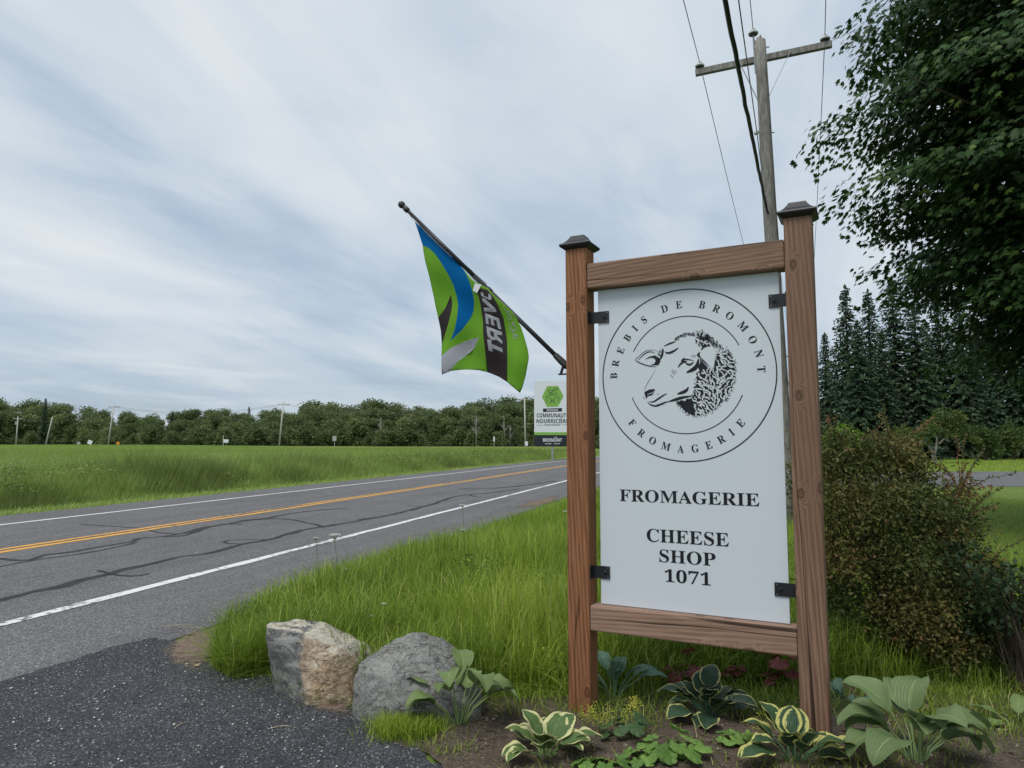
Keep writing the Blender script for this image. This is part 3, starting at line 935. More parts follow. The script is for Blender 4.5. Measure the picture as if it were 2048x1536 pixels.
# ------------------------------------------------------------------ flat print
def text_polys(body):
    cu = bpy.data.curves.new('lettering_source', 'FONT')
    cu.body = body
    cu.resolution_u = 4
    ob = bpy.data.objects.new('lettering_source', cu)
    C.objects.link(ob)
    bpy.context.view_layer.update()
    me = bpy.data.meshes.new_from_object(ob.evaluated_get(bpy.context.evaluated_depsgraph_get()))
    vs = [(v.co.x, v.co.y) for v in me.vertices]
    fs = [tuple(p.vertices) for p in me.polygons]
    bpy.data.objects.remove(ob)
    bpy.data.meshes.remove(me)
    bpy.data.curves.remove(cu)
    return vs, fs
def serif(s):
    return ''.join(chr(0x1D400 + ord(c) - 65) if c.isalpha() else chr(0x1D7CE + ord(c) - 48) if c.isdigit() else c for c in s)
def sans(s):
    return ''.join(chr(0x1D5D4 + ord(c) - 65) if 'A' <= c <= 'Z' else c for c in s)
class Print:
    """flat shapes in a plane; put(x, z, layer) turns plane coordinates into local 3D"""
    def __init__(self, put):
        self.put, self.v, self.f = put, [], []
    def poly(self, pts, layer=0):
        tri = tessellate_polygon([[Vector((p[0], p[1], 0)) for p in pts]])
        b = len(self.v)
        self.v += [self.put(p[0], p[1], layer) for p in pts]
        self.f += [tuple(b + i for i in t) for t in tri]
    def stroke(self, pts, w, layer=0, t0=0.15, t1=0.15, k=6, closed=False):
        c = catmull(pts, k) if len(pts) > 2 else [pts[0], tuple((a + b) / 2 for a, b in zip(pts[0], pts[1])), pts[1]]
        n = len(c)
        L, Rr = [], []
        for i, p in enumerate(c):
            if closed:
                q0, q1 = c[(i - 1) % (n - 1)], c[(i + 1) % (n - 1)]
            else:
                q0, q1 = c[max(i - 1, 0)], c[min(i + 1, n - 1)]
            dx, dy = q1[0] - q0[0], q1[1] - q0[1]
            l = math.hypot(dx, dy) or 1
            f = i / (n - 1)
            ww = w / 2 if closed else w / 2 * min(1, t0 + (1 - t0) * math.sin(PI * min(f * 1.0, 1)) ** 0.8 if t0 < 1 and t1 < 1 else 1)
            if not closed and (t0 >= 1 or t1 >= 1):
                ww = w / 2 * (1 if t0 >= 1 and t1 >= 1 else (1 - f * (1 - t1)) if t0 >= 1 else (t0 + (1 - t0) * f))
            L.append((p[0] - dy / l * ww, p[1] + dx / l * ww))
            Rr.append((p[0] + dy / l * ww, p[1] - dx / l * ww))
        b = len(self.v)
        for a, q in zip(L, Rr):
            self.v += [self.put(a[0], a[1], layer), self.put(q[0], q[1], layer)]
        self.f += [(b + 2 * i, b + 2 * i + 1, b + 2 * i + 3, b + 2 * i + 2) for i in range(n - 1)]
    def text(self, body, x0, x1, z0, z1, layer=0, shear=0.0):
        vs, fs = text_polys(body)
        a = np.array(vs)
        lo, hi = a.min(0), a.max(0)
        b = len(self.v)
        for p in vs:
            fx, fz = (p[0] - lo[0]) / (hi[0] - lo[0]), (p[1] - lo[1]) / (hi[1] - lo[1])
            self.v.append(self.put(x0 + (x1 - x0) * fx, z0 + (z1 - z0) * fz + shear * fx, layer))
        self.f += [tuple(b + i for i in f) for f in fs]
    def glyph(self, ch, cx, cz, height, ang, layer=0, wide=1.0):
        vs, fs = text_polys(ch)
        a = np.array(vs)
        lo, hi = a.min(0), a.max(0)
        s = height / 0.7
        mid = (lo + hi) / 2
        b = len(self.v)
        for p in vs:
            x, y = (p[0] - mid[0]) * s * wide, (p[1] - mid[1]) * s
            self.v.append(self.put(cx + x * math.cos(ang) - y * math.sin(ang), cz + x * math.sin(ang) + y * math.cos(ang), layer))
        self.f += [tuple(b + i for i in f) for f in fs]
    def build(self, name, mat, parent):
        me = bpy.data.meshes.new(name)
        me.from_pydata(self.v, [], self.f)
        return link(name, me, mat, parent)

# ------------------------------------------------------------------ the shop sign
SA = math.atan2(1400, 2732)
SO = G(1136, 1428)
EX = Vector((math.cos(SA), -math.sin(SA), 0))
EY = Vector((math.sin(SA), math.cos(SA), 0))
def SP(u, v, yoff):                       # photo pixel -> (along, up) on the sign's plane, yoff behind its front
    d = ray(u, v)
    o = Vector((0, 0, EYE))
    t = (yoff - (o - SO).dot(EY)) / d.dot(EY)
    p = o + d * t - SO
    return p.dot(EX), p.z
W = 0.137
sign = thing('shop_sign', 'tall timber framed cheese shop sign with white panel and sheep emblem', 'sign', SO, -SA)
s_right = (SP(1597, 1470, 0)[0] + SP(1570, 440, 0)[0]) / 2
top_l = SP(1140, 490, 0)[1]
top_r = SP(1600, 425, 0)[1]
ztop = (top_l + top_r) / 2
def timber(name, x0, x1, y0, y1, z0, z1, mat, bev=0.009, label=None):
    cx, cy, cz = (x0 + x1) / 2, (y0 + y1) / 2, (z0 + z1) / 2
    mb = MB().box(x0 - cx, x1 - cx, y0 - cy, y1 - cy, z0 - cz, z1 - cz)
    o = mb.build(name, mat, sign, bevel=bev)
    o.location = (cx, cy, cz)
    return tag(o, label)
timber('post', 0, W, 0, W, -0.15, ztop, WOOD_A, label='reddish stained timber post carrying the flagpole')
timber('post', s_right, s_right + W, 0, W, -0.15, ztop + 0.01, WOOD_B, label='greyish brown stained timber post')
zt1 = (SP(1181, 528, 0.004)[1] + SP(1571, 475, 0.004)[1]) / 2
zt0 = (SP(1181, 575, 0.004)[1] + SP(1571, 537, 0.004)[1]) / 2
zb1 = (SP(1181, 1210, 0.004)[1] + SP(1590, 1257, 0.004)[1]) / 2
zb0 = (SP(1181, 1262, 0.004)[1] + SP(1591, 1314, 0.004)[1]) / 2
timber('rail', W + 0.001, s_right - 0.001, 0.004, 0.118, zt0, zt1, WOOD_R)
timber('rail', W + 0.001, s_right - 0.001, 0.004, 0.118, zb0, zb1, WOOD_R2)
for x, zz in ((W / 2, ztop), (s_right + W / 2, ztop + 0.01)):
    o = MB().lathe([(0.070, -0.030), (0.094, -0.012), (0.098, -0.002), (0.094, 0.006), (0.080, 0.012), (0.063, 0.028), (0.052, 0.044), (0.046, 0.052), (0.044, 0.060), (0.002, 0.062)], square=True).build('post_cap', BLACKMETAL, sign, bevel=0.0015)
    o.location = (x, W / 2, zz)
PY = 0.062
pl = (SP(1198, 600, PY)[0] + SP(1200, 1190, PY)[0]) / 2
pr = (SP(1560, 560, PY)[0] + SP(1577, 1235, PY)[0]) / 2
pt, pb = zt0 - 0.004, zb1 + 0.004
panel = MB().box(pl, pr, PY, PY + 0.010, pb, pt).build('panel', PANELWHITE, sign, bevel=0.001)
for (u0, u1, v0, v1, side) in ((1186, 1218, 625, 648, -1), (1537, 1571, 590, 616, 1), (1186, 1220, 1130, 1155, -1), (1549, 1588, 1164, 1191, 1)):
    za = SP(u0, v1, PY)[1]
    zb = SP(u0, v0, PY)[1]
    if side < 0:
        xa, xb = W + 0.001, SP(u1, v0, PY)[0]
    else:
        xa, xb = SP(u0, v0, PY)[0], s_right - 0.001
    mb = MB().box(xa, xb, PY - 0.007, PY - 0.002, za, zb)
    if side < 0:
        mb.box(xa, xa + 0.004, 0.012, PY - 0.0071, za, zb)
    else:
        mb.box(xb - 0.004, xb, 0.012, PY - 0.0071, za, zb)
    br = mb.build('bracket', BLACKMETAL, sign)
    bx = xb - 0.028 if side < 0 else xa + 0.03
    zc_ = (za + zb) / 2
    MB().lathe([(0.011, 0), (0.011, 0.003), (0.008, 0.006), (0.001, 0.007)], 12, origin=(bx, PY - 0.007, zc_), axis=(0, -1, 0)).build('bolt', DARKBOLT, br)
    for (qx, qz) in ((xa + 0.012, zb - 0.009), (xa + 0.012, za + 0.009)) if side > 0 else ((xb - 0.010, zb - 0.009), (xb - 0.010, za + 0.009)):
        MB().lathe([(0.0025, 0), (0.0025, 0.001)], 8, origin=(qx, PY - 0.0072, qz), axis=(0, -1, 0)).build('rivet', STEEL, br)

put_panel = lambda x, z, layer: (x, PY - 0.0015 - 0.0012 * layer, z)
def bp(px): return [SP(u, v, PY) for u, v in px]
for body, tl, bl, tr, brr in (('FROMAGERIE', (1239.7, 976), (1239.7, 1000.5), (1519, 989), (1519, 1015)),
                              ('CHEESE', (1293.7, 1055), (1293.7, 1082.7), (1458, 1067.6), (1458, 1094)),
                              ('SHOP', (1319, 1098), (1319, 1124.5), (1431.6, 1106), (1431.6, 1132)),
                              ('1071', (1329.6, 1137.5), (1329.6, 1163), (1422, 1144.7), (1422, 1171.5))):
    q = bp([tl, bl, tr, brr])
    P_ = Print(put_panel)
    P_.text(serif(body), q[1][0], q[3][0], (q[1][1] + q[3][1]) / 2, (q[0][1] + q[2][1]) / 2)
    P_.build('lettering', INK, panel)
def z1(x, y): return SP(1200 + x / 4.151, 560 + y / 4.151, PY)
cl, crr, ct, cb_ = z1(22, 790), z1(1472, 770), z1(770, 75), z1(740, 1503)
cx0, cz0 = (cl[0] + crr[0]) / 2, (ct[1] + cb_[1]) / 2
RO = ((crr[0] - cl[0]) + (ct[1] - cb_[1])) / 4
P_ = Print(put_panel)
def arc(r, a0, a1, n=80):
    return [(cx0 + r * math.cos(a0 + (a1 - a0) * i / n), cz0 + r * math.sin(a0 + (a1 - a0) * i / n)) for i in range(n + 1)]
P_.stroke(arc(RO, 0, 2 * PI, 160), 0.0062, 0, closed=True, k=1)
def ang(p): return math.atan2(p[1] - cz0, p[0] - cx0)
def rad(p): return math.hypot(p[0] - cx0, p[1] - cz0)
for a_, b_, c_ in ((z1(1155, 538), z1(278, 595), z1(735, 300)), (z1(263, 978), z1(1183, 953), z1(715, 1275))):
    r = rad(c_)
    P_.stroke(arc(r, ang(a_), ang(b_) if ang(b_) > ang(a_) else ang(b_) + 2 * PI), 0.0046, 0, 1, 1, k=1)
P_.build('emblem_ring', INK, panel)
for ch, x, y in zip('BREBISDEBROMONT', (115, 130, 172, 228, 290, 365, 535, 655, 848, 968, 1078, 1188, 1268, 1318, 1340), (795, 690, 585, 480, 400, 330, 238, 205, 205, 238, 296, 385, 495, 610, 740)):
    p = z1(x, y)
    P_ = Print(put_panel)
    P_.glyph(serif(ch), p[0], p[1], 0.0425, ang(p) - PI / 2, 0, 0.92)
    P_.build('emblem_letter', INK, panel)
for ch, x, y in zip('FROMAGERIE', (268, 345, 437, 548, 670, 790, 903, 1008, 1092, 1168), (1185, 1270, 1333, 1380, 1402, 1398, 1370, 1322, 1262, 1188)):
    p = z1(x, y)
    P_ = Print(put_panel)
    P_.glyph(serif(ch), p[0], p[1], 0.0425, ang(p) + PI / 2, 0, 0.92)
    P_.build('emblem_letter', INK, panel)

# sheep's head, drawn as strokes and patches
def z2(pts): return [SP(1255 + x / 7.3125, 640 + y / 7.314, PY) for x, y in pts]
U2 = (z2([(1000, 700)])[0][0] - z2([(900, 700)])[0][0]) / 100.0     # metres per drawing unit
BK, WH = Print(put_panel), Print(put_panel)
def bs(pts, w, t0=0.12, t1=0.12): BK.stroke(z2(pts), w * U2, 0, t0, t1)
WOOL = [(1060, 560), (1110, 585), (1160, 640), (1205, 705), (1240, 742), (1266, 700), (1280, 600), (1305, 540), (1330, 490), (1400, 470), (1480, 485), (1530, 560), (1560, 640), (1568, 740), (1555, 860), (1540, 950), (1495, 1040), (1465, 1100), (1440, 1160), (1370, 1205), (1310, 1262), (1240, 1312), (1150, 1360), (1060, 1395), (950, 1392), (880, 1352), (820, 1312), (770, 1252), (712, 1205), (765, 1190), (850, 1180), (940, 1140), (978, 1090), (958, 1042), (1000, 1010), (962, 985), (1010, 950), (970, 930), (1015, 900), (982, 868), (1020, 815), (1000, 780), (1055, 742), (1030, 690), (1065, 620)]
BK.poly(z2(WOOL))
rs = random.Random(5)
for i in range(len(WOOL)):                    # curls and hairs round the fleece
    a_, b_ = WOOL[i], WOOL[(i + 1) % len(WOOL)]
    mx_, my_ = (a_[0] + b_[0]) / 2, (a_[1] + b_[1]) / 2
    if mx_ < 1300 and my_ < 1100:
        continue
    dx, dy = b_[0] - a_[0], b_[1] - a_[1]
    l = math.hypot(dx, dy)
    for k_ in range(max(2, int(l / 17))):
        f = rs.random()
        p = (a_[0] + dx * f, a_[1] + dy * f)
        ox, oy = dy / l, -dx / l
        if (p[0] + ox * 20 - 1220) ** 2 + (p[1] + oy * 20 - 900) ** 2 < (p[0] - 1220) ** 2 + (p[1] - 900) ** 2:
            ox, oy = -ox, -oy
        ln = rs.uniform(26, 62)
        cv = rs.choice((-1, 1)) * rs.uniform(0.3, 0.9)
        q1 = (p[0] + ox * ln * 0.5 - oy * ln * cv * 0.15, p[1] + oy * ln * 0.5 + ox * ln * cv * 0.15)
        q2 = (p[0] + ox * ln * 0.85 - oy * ln * cv * 0.7, p[1] + oy * ln * 0.85 + ox * ln * cv * 0.7)
        BK.stroke(z2([(p[0] - ox * 14, p[1] - oy * 14), p, q1, q2]), 11 * U2, 0, 1, 0.1, k=4)
crown = catmull([(705, 280), (770, 240), (850, 212), (930, 205), (1010, 200), (1090, 195), (1150, 225), (1210, 280), (1270, 320), (1330, 370), (1400, 430), (1470, 480), (1510, 530)], 8)
for i in range(230):                          # tight curls over the poll
    p = crown[rs.randrange(len(crown))]
    spread = 16 if p[0] < 1020 else 46
    x, y = p[0] + rs.gauss(0, 14), p[1] + rs.gauss(0, spread * 0.6) + (0 if p[0] < 1020 else 12)
    a0 = rs.uniform(0, 2 * PI)
    r = rs.uniform(8, 19)
    sw = rs.choice((-1, 1)) * rs.uniform(1.6, 3.6)
    BK.stroke(z2([(x + r * math.cos(a0 + sw * t), y + r * math.sin(a0 + sw * t)) for t in (0, .25, .5, .75, 1)]), rs.uniform(6, 13) * U2, 0, 1, 0.15, k=3)
for i in range(60):
    x, y = rs.uniform(1040, 1210), rs.uniform(230, 390)
    if y > 470 - (x - 1000) * 0.35 + 40 or y < 200 + (x - 1040) * 0.2:
        continue
    a0 = rs.uniform(0, 2 * PI)
    bs([(x, y), (x + 18 * math.cos(a0), y + 18 * math.sin(a0)), (x + 30 * math.cos(a0 + 0.9), y + 30 * math.sin(a0 + 0.9))], rs.uniform(10, 18), 0.5, 0.1)
for l_, w_ in (([(1075, 440), (1100, 410), (1135, 390)], 24), ([(990, 285), (1010, 310), (1000, 345)], 24),
               ([(425, 705), (350, 830), (280, 950), (257, 1010), (252, 1065)], 6), ([(430, 686), (330, 680), (220, 648), (118, 590), (170, 530), (250, 462), (330, 440), (400, 445), (480, 478)], 8),
               ([(150, 592), (200, 540), (270, 482), (340, 465), (410, 484)], 15), ([(135, 592), (180, 622), (250, 652), (340, 676), (430, 684)], 12),
               ([(470, 590), (500, 530), (515, 470), (522, 415)], 34), ([(440, 500), (480, 520), (500, 560)], 18),
               ([(545, 462), (590, 482), (640, 470), (700, 440), (748, 404)], 32), ([(530, 385), (600, 352), (660, 330), (706, 312)], 24),
               ([(735, 697), (780, 640), (830, 610), (880, 604)], 30), ([(835, 610), (880, 650), (925, 652), (975, 608)], 24), ([(800, 596), (850, 574), (900, 580), (972, 592)], 18),
               ([(785, 605), (810, 585), (835, 562)], 34), ([(650, 715), (675, 750), (700, 792)], 6), ([(640, 742), (665, 775), (690, 812)], 6), ([(622, 790), (650, 825), (682, 852)], 6),
               ([(690, 720), (705, 750), (728, 782)], 6), ([(862, 768), (930, 738), (985, 705), (1022, 650), (1040, 565)], 62), ([(315, 1196), (380, 1195), (450, 1152), (520, 1105), (578, 1074)], 26),
               ([(290, 1196), (340, 1240), (420, 1256), (500, 1226), (560, 1202), (660, 1184)], 26), ([(600, 1192), (700, 1165), (800, 1135), (940, 1112)], 44),
               ([(725, 1082), (800, 1062), (860, 1030), (892, 978)], 46), ([(242, 1110), (238, 1140), (262, 1170)], 6), ([(920, 525), (960, 518), (1005, 515)], 5), ([(935, 545), (975, 535), (1010, 540)], 5)):
    bs(l_, w_)
BK.poly(z2([(250, 578), (320, 535), (400, 518), (470, 556), (484, 600), (452, 662), (320, 662), (392, 640), (412, 600), (396, 562), (340, 550)]))
BK.poly(z2([(246, 1062), (262, 1048), (320, 1015), (400, 1008), (398, 1040), (372, 1082), (340, 1106), (300, 1112), (276, 1152), (260, 1112)]))
BK.poly(z2([(1012, 520), (1030, 482), (1062, 464), (1054, 505), (1066, 540), (1090, 562), (1050, 552)]))
for i in range(60):                           # hatching on cheek, lip, brow
    c_, d_, ln = rs.choice((((880, 755, 1020, 690), (-.7, .35), 34), ((330, 1235, 560, 1215), (.15, 1), 36), ((740, 1075, 890, 1000), (-1, .25), 46), ((545, 480, 690, 455), (-.2, 1), 44), ((430, 560, 520, 430), (-.8, -.7), 46), ((330, 1090, 480, 1075), (-1, .45), 46), ((810, 585, 850, 570), (-.4, -1), 30)))
    f = rs.random()
    x, y = c_[0] + (c_[2] - c_[0]) * f, c_[1] + (c_[3] - c_[1]) * f
    ln *= rs.uniform(0.6, 1.2)
    BK.stroke(z2([(x, y), (x + d_[0] * ln, y + d_[1] * ln)]), 5 * U2, 0, 1, 0.1)
WH.poly(z2([(1084, 448), (1150, 402), (1230, 387), (1286, 432), (1297, 490), (1278, 580), (1262, 676), (1245, 722), (1217, 684), (1150, 612), (1080, 548), (1064, 500)]), 1)
WH.stroke(z2([(1080, 590), (1130, 640), (1175, 690), (1210, 740)]), 7 * U2, 1)
WH.stroke(z2([(288, 1102), (320, 1080), (370, 1062), (402, 1030)]), 8 * U2, 1)
WH.stroke(z2([(862, 612), (900, 622), (955, 606)]), 22 * U2, 1)
gp = [(x + rs.uniform(-16, 16), y + rs.uniform(-16, 16)) for x in range(1000, 1560, 54) for y in range(500, 1380, 58)]
for (x, y) in gp:
    if not pts_in_poly(np.array([x]), np.array([y]), WOOL)[0] or (x < 1330 and y < 700) or (x < 985 and y > 1100) or (x < 1150 and 640 < y < 720):
        continue
    f = (x - 1000) / 550
    an_ = R(28) if x < 1120 else R(70) if x < 1330 else R(118 if y > 800 else 30)
    if y > 1050:
        an_ = R(55) if x < 1250 else R(95)
    an_ += rs.uniform(-0.4, 0.4)
    ln = rs.uniform(30, 66)
    c_, s_ = math.cos(an_), math.sin(an_)
    wv_ = rs.choice((-1, 1)) * rs.uniform(6, 15)
    WH.stroke(z2([(x - c_ * ln, y - s_ * ln), (x - c_ * ln * .35 - s_ * wv_, y - s_ * ln * .35 + c_ * wv_), (x + c_ * ln * .35 + s_ * wv_, y + s_ * ln * .35 - c_ * wv_), (x + c_ * ln, y + s_ * ln)]), rs.uniform(13, 27) * U2, 1, 0.1, 0.1, k=5)
emb = BK.build('sheep_emblem', INK, panel)
tag(emb, 'black line drawing of a sheep head in profile')
tag(WH.build('fleece_highlight', PANELWHITE, panel), kind='stuff')

# ------------------------------------------------------------------ flagpole and flag
pole = thing('flagpole', 'black angled flagpole fixed to the reddish sign post', 'flagpole', SO, -SA)
p0 = SP(1139, 738, W / 2)
p1 = SP(815, 421, W / 2)
A0, A1 = Vector((p0[0] - 0.0, W / 2, p0[1])), Vector((p1[0], W / 2, p1[1]))
ax = (A1 - A0).normalized()
MB().tube([A0 + ax * 0.06, A0.lerp(A1, 0.55)], 0.0145, 12).build('lower_tube', BLACKMETAL, pole, True)
MB().tube([A0.lerp(A1, 0.55), A1], 0.0125, 12).build('upper_tube', BLACKMETAL, pole, True)
MB().lathe([(0.014, -0.01), (0.02, 0.0), (0.02, 0.028), (0.014, 0.034), (0.012, 0.044), (0.018, 0.05), (0.024, 0.062), (0.025, 0.072), (0.022, 0.085), (0.012, 0.095), (0.001, 0.097)], 16, origin=A1, axis=ax).build('finial', BLACKMETAL, pole, True)
mb = MB().lathe([(0.019, 0.0), (0.022, 0.01), (0.022, 0.06), (0.019, 0.11)], 12, origin=A0 + ax * 0.02, axis=ax)
brk = mb.build('socket', BLACKMETAL, pole)
MB().box(-0.006, -0.001, W / 2 - 0.03, W / 2 + 0.03, A0.z - 0.055, A0.z + 0.055).box(-0.075, -0.0062, W / 2 - 0.012, W / 2 + 0.012, A0.z - 0.034, A0.z - 0.026).tube([(-0.062, W / 2, A0.z - 0.03), A0 + ax * 0.05], 0.009, 8).build('wall_bracket', BLACKMETAL, pole)
cpos = SP(981, 577, W / 2)
mid = A0 + ax * ((Vector((cpos[0], W / 2, cpos[1])) - A0).dot(ax))
MB().lathe([(0.017, -0.02), (0.019, -0.012), (0.019, 0.012), (0.017, 0.02)], 12, origin=mid, axis=ax).tube([mid + Vector((0, 0, -0.015)), mid + Vector((-0.02, 0, -0.045)), mid + Vector((0.012, 0, -0.04)), mid + Vector((0.015, 0, -0.012))], 0.004, 6).build('flag_clip', BLACKMETAL, pole)
hk = SP(832, 446, W / 2)
MB().tube([A1 - ax * 0.01 + Vector((0, 0, -0.012)), Vector((hk[0] - 0.018, W / 2, hk[1] + 0.02)), Vector((hk[0] - 0.004, W / 2, hk[1])), Vector((hk[0] + 0.01, W / 2, hk[1] + 0.015))], 0.0022, 6).build('flag_hook', STEEL, pole)

flag = thing('flag', 'bright green flag with blue and black swooshes and mirrored black lettering band', 'flag', SO, -SA)
FYC = W / 2
def z7(x, y): return SP(820 + x / 4.042, 420 + y / 4.042, FYC)
fs0, fz0 = z7(265, 1330)
fs1, fz1 = z7(38, 90)
def drape(s, z):
    u = (s - fs1) / 0.6
    v = (fz1 - z) / 0.95
    return FYC + 0.035 * math.sin(u * 5.2 - v * 2.0 + 0.4) * min(1, v * 1.6) + 0.016 * math.sin(u * 13 + v * 5) * v + 0.008 * math.sin(v * 19 - u * 7)
OUT = [(38, 90), (85, 140), (120, 180), (180, 232), (230, 272), (290, 330), (330, 372), (380, 430), (430, 474), (470, 520), (505, 560), (545, 590), (585, 605), (612, 622), (650, 640), (690, 678), (720, 710), (780, 768), (830, 820), (870, 880), (905, 945), (940, 1050), (962, 1130), (972, 1190), (970, 1232), (950, 1350), (925, 1440), (910, 1482), (860, 1435), (800, 1392), (715, 1347), (630, 1312), (560, 1296), (490, 1288), (420, 1284), (370, 1290), (320, 1302), (265, 1332), (262, 1260), (256, 1180), (243, 1080), (228, 970), (212, 866), (180, 700), (150, 540), (122, 410), (95, 280), (65, 190)]
BLUE = [(38, 90), (85, 140), (120, 180), (180, 232), (230, 272), (290, 330), (330, 372), (380, 430), (430, 474), (462, 525), (490, 585), (510, 660), (514, 740), (500, 815), (470, 880), (410, 962), (312, 1055), (352, 960), (370, 860), (373, 770), (360, 690), (335, 600), (295, 515), (245, 425), (195, 350), (150, 308), (95, 280), (65, 190)]
DARK1 = [(303, 672), (316, 740), (317, 800), (302, 892), (275, 970), (243, 1080), (228, 970), (212, 866), (262, 785)]
PALE = [(568, 1031), (500, 1112), (420, 1170), (360, 1230), (320, 1302), (265, 1332), (262, 1260), (256, 1180), (310, 1118), (360, 1085), (430, 1052), (500, 1036)]
DARK2 = [(552, 650), (600, 640), (650, 655), (700, 705), (735, 770), (770, 880), (796, 1060), (808, 1240), (800, 1392), (715, 1347), (630, 1312), (625, 1130), (600, 900), (575, 760)]
HEM = [(265, 1332), (262, 1260), (256, 1180), (243, 1080), (228, 970), (212, 866), (180, 700), (150, 540), (122, 410), (95, 280), (65, 190), (38, 90)]
def cloth(name, col, trans=0.5):
    m = Mat(name, 0.75, 0.15)
    n = m.noise(400, 2)
    m.color(col)
    m.bump(n, 0.15, 0.002)
    m.translucent(col, trans)
    return m.m
FC = [cloth('flag_green', (0.235, 0.50, 0.05)), cloth('flag_blue', (0.0, 0.19, 0.50)), cloth('flag_black', (0.035, 0.028, 0.030), 0.15), cloth('flag_grey', (0.52, 0.53, 0.58))]
def z9(pts): return [((940 + x / 9.6 - 820) * 4.042, (560 + y / 9.6 - 420) * 4.042) for x, y in pts]
BAND = [z9(l_) for l_ in ([(238, 248), (300, 262), (320, 320), (420, 362), (428, 282), (475, 318), (495, 370), (480, 412), (440, 408), (255, 318)],
            [(262, 362), (340, 378), (545, 560), (572, 635), (312, 612), (298, 540), (448, 553), (278, 418)],
            [(325, 645), (600, 750), (632, 960), (575, 945), (552, 795), (500, 778), (518, 893), (462, 878), (445, 760), (395, 745), (412, 868), (352, 850)],
            [(362, 895), (642, 1008), (648, 1068), (560, 1062), (568, 1085), (655, 1180), (655, 1238), (545, 1152), (520, 1172), (468, 1165), (400, 1100), (380, 1010)],
            [(388, 1150), (465, 1168), (470, 1240), (660, 1325), (665, 1400), (475, 1315), (480, 1390), (405, 1365)])]
COUNTER = z9([(440, 990), (502, 1015), (518, 1112), (470, 1096), (448, 1050)])
gx, gy = np.meshgrid(np.arange(40, 980, 22.0), np.arange(90, 1490, 22.0))
gx = gx.ravel()
gy = gy.ravel()
k = pts_in_poly(gx, gy, OUT)
pts = [Vector(p) for p in OUT]
edges = [(i, (i + 1) % len(OUT)) for i in range(len(OUT))]
for sh in [BLUE, DARK1, PALE, DARK2] + BAND + [COUNTER]:
    b0 = len(pts)
    pts += [Vector(p) for p in sh]
    edges += [(b0 + i, b0 + (i + 1) % len(sh)) for i in range(len(sh))]
pts += [Vector((a, b)) for a, b in zip(gx[k], gy[k])]
vo, ed, fo, _, _, _ = delaunay_2d_cdt(pts, edges, [], 0, 0.5)
cen = np.array([[sum(vo[i].x for i in f) / 3, sum(vo[i].y for i in f) / 3] for f in fo])
inside = pts_in_poly(cen[:, 0], cen[:, 1], OUT)
mi = np.zeros(len(fo), int)
for sh, q in [(BLUE, 1), (DARK1, 2), (PALE, 3), (DARK2, 2)] + [(l_, 3) for l_ in BAND] + [(COUNTER, 2)]:
    mi[pts_in_poly(cen[:, 0], cen[:, 1], sh)] = q
fv = []
for p in vo:
    s, z = z7(p.x, p.y)
    fv.append((s, drape(s, z), z))
mb = MB()
mb.v = fv
mb.f = [tuple(f) for f, g_ in zip(fo, inside) if g_]
mb.m = [int(q) for q, g_ in zip(mi, inside) if g_]
fl = mb.build('cloth', FC, flag, True)
sol = fl.modifiers.new('thickness', 'SOLIDIFY')
sol.thickness = 0.0012
sol.offset = 0
def put_flag(x, y, layer):
    s, z = z7(x, y)
    return (s, drape(s, z) - 0.004 - 0.0012 * layer, z)
LT = Print(put_flag)
for l_ in ([(848, 1068), (864, 1142)], [(856, 1104), (958, 1146)], [(944, 1100), (850, 1052), (944, 1060), (846, 1000)][:2], [(850, 1052), (946, 1072)], [(946, 1072), (842, 1012)],
           [(868, 975), (905, 960), (915, 930), (895, 895), (850, 880), (822, 900), (818, 935), (840, 968), (868, 975)], [(900, 985), (850, 990), (800, 965), (776, 915), (790, 860)],
           [(900, 880), (825, 850)], [(825, 850), (872, 838)], [(872, 838), (815, 812)], [(815, 812), (880, 820)],
           [(790, 770), (815, 765), (826, 738), (808, 700), (775, 690), (752, 710), (760, 745), (790, 770)], [(818, 690), (742, 640), (760, 610), (785, 625), (775, 655)], [(776, 640), (700, 570)]):
    LT.stroke(z9(l_), 9 * 4.042 / 9.6, 0, 1, 1, k=4)
tag(LT.build('lettering', FC[3], fl), kind='stuff')
# turned-back sleeve between the fold and the pole
mb = MB()
def sleeve(pts, q, off=0.012):
    tri = tessellate_polygon([[Vector((p[0], p[1], 0)) for p in pts]])
    vs = []
    for p in pts:
        s, z = z7(*p)
        vs.append((s, FYC + off, z))
    mb.add(vs, [tuple(t) for t in tri], q)
sleeve([(42, 88), (120, 150), (190, 212), (260, 278), (345, 362), (330, 380), (230, 290), (100, 165)], 3)
sleeve([(150, 178), (210, 222), (348, 358), (335, 372), (260, 300)], 0, 0.009)
sleeve([(346, 360), (440, 438), (500, 492), (440, 480), (375, 432), (330, 376)], 2, 0.015)
sleeve([(440, 440), (520, 512), (608, 588), (612, 624), (570, 612), (500, 556), (430, 480), (400, 446)], 3, 0.018)
mb.build('sleeve', FC, flag)
tp = [z7(540, 600), z7(600, 612), z7(558, 678), z7(522, 655)]
MB().add([(s, drape(s, z) - 0.012, z) for s, z in tp], [(0, 1, 2, 3)]).build('care_tag', plain('tag_white', (0.7, 0.72, 0.76), 0.7), flag)

# ------------------------------------------------------------------ near utility pole and its wires
UY = 13.5
ub = AT(1576, 1040, UY)
ut = AT(1520, 82, UY)
ub.z = 0.0
up = thing('utility_pole', 'leaning weathered grey utility pole with crossarm behind the shop sign', 'utility pole', ub)
rel = lambda p: Vector(p) - ub
mb = MB()
ax_ = (ut - ub)
segs = 14
mb.tube([Vector((0, 0, -0.3))] + [ax_ * (i / segs) + Vector((0.012 * noise.noise((i * 0.7, 3, 1)), 0, 0)) for i in range(1, segs + 1)], [0.165 - 0.055 * i / segs for i in range(segs + 1)], 18)
mb.build('shaft', POLEWOOD, up, True)
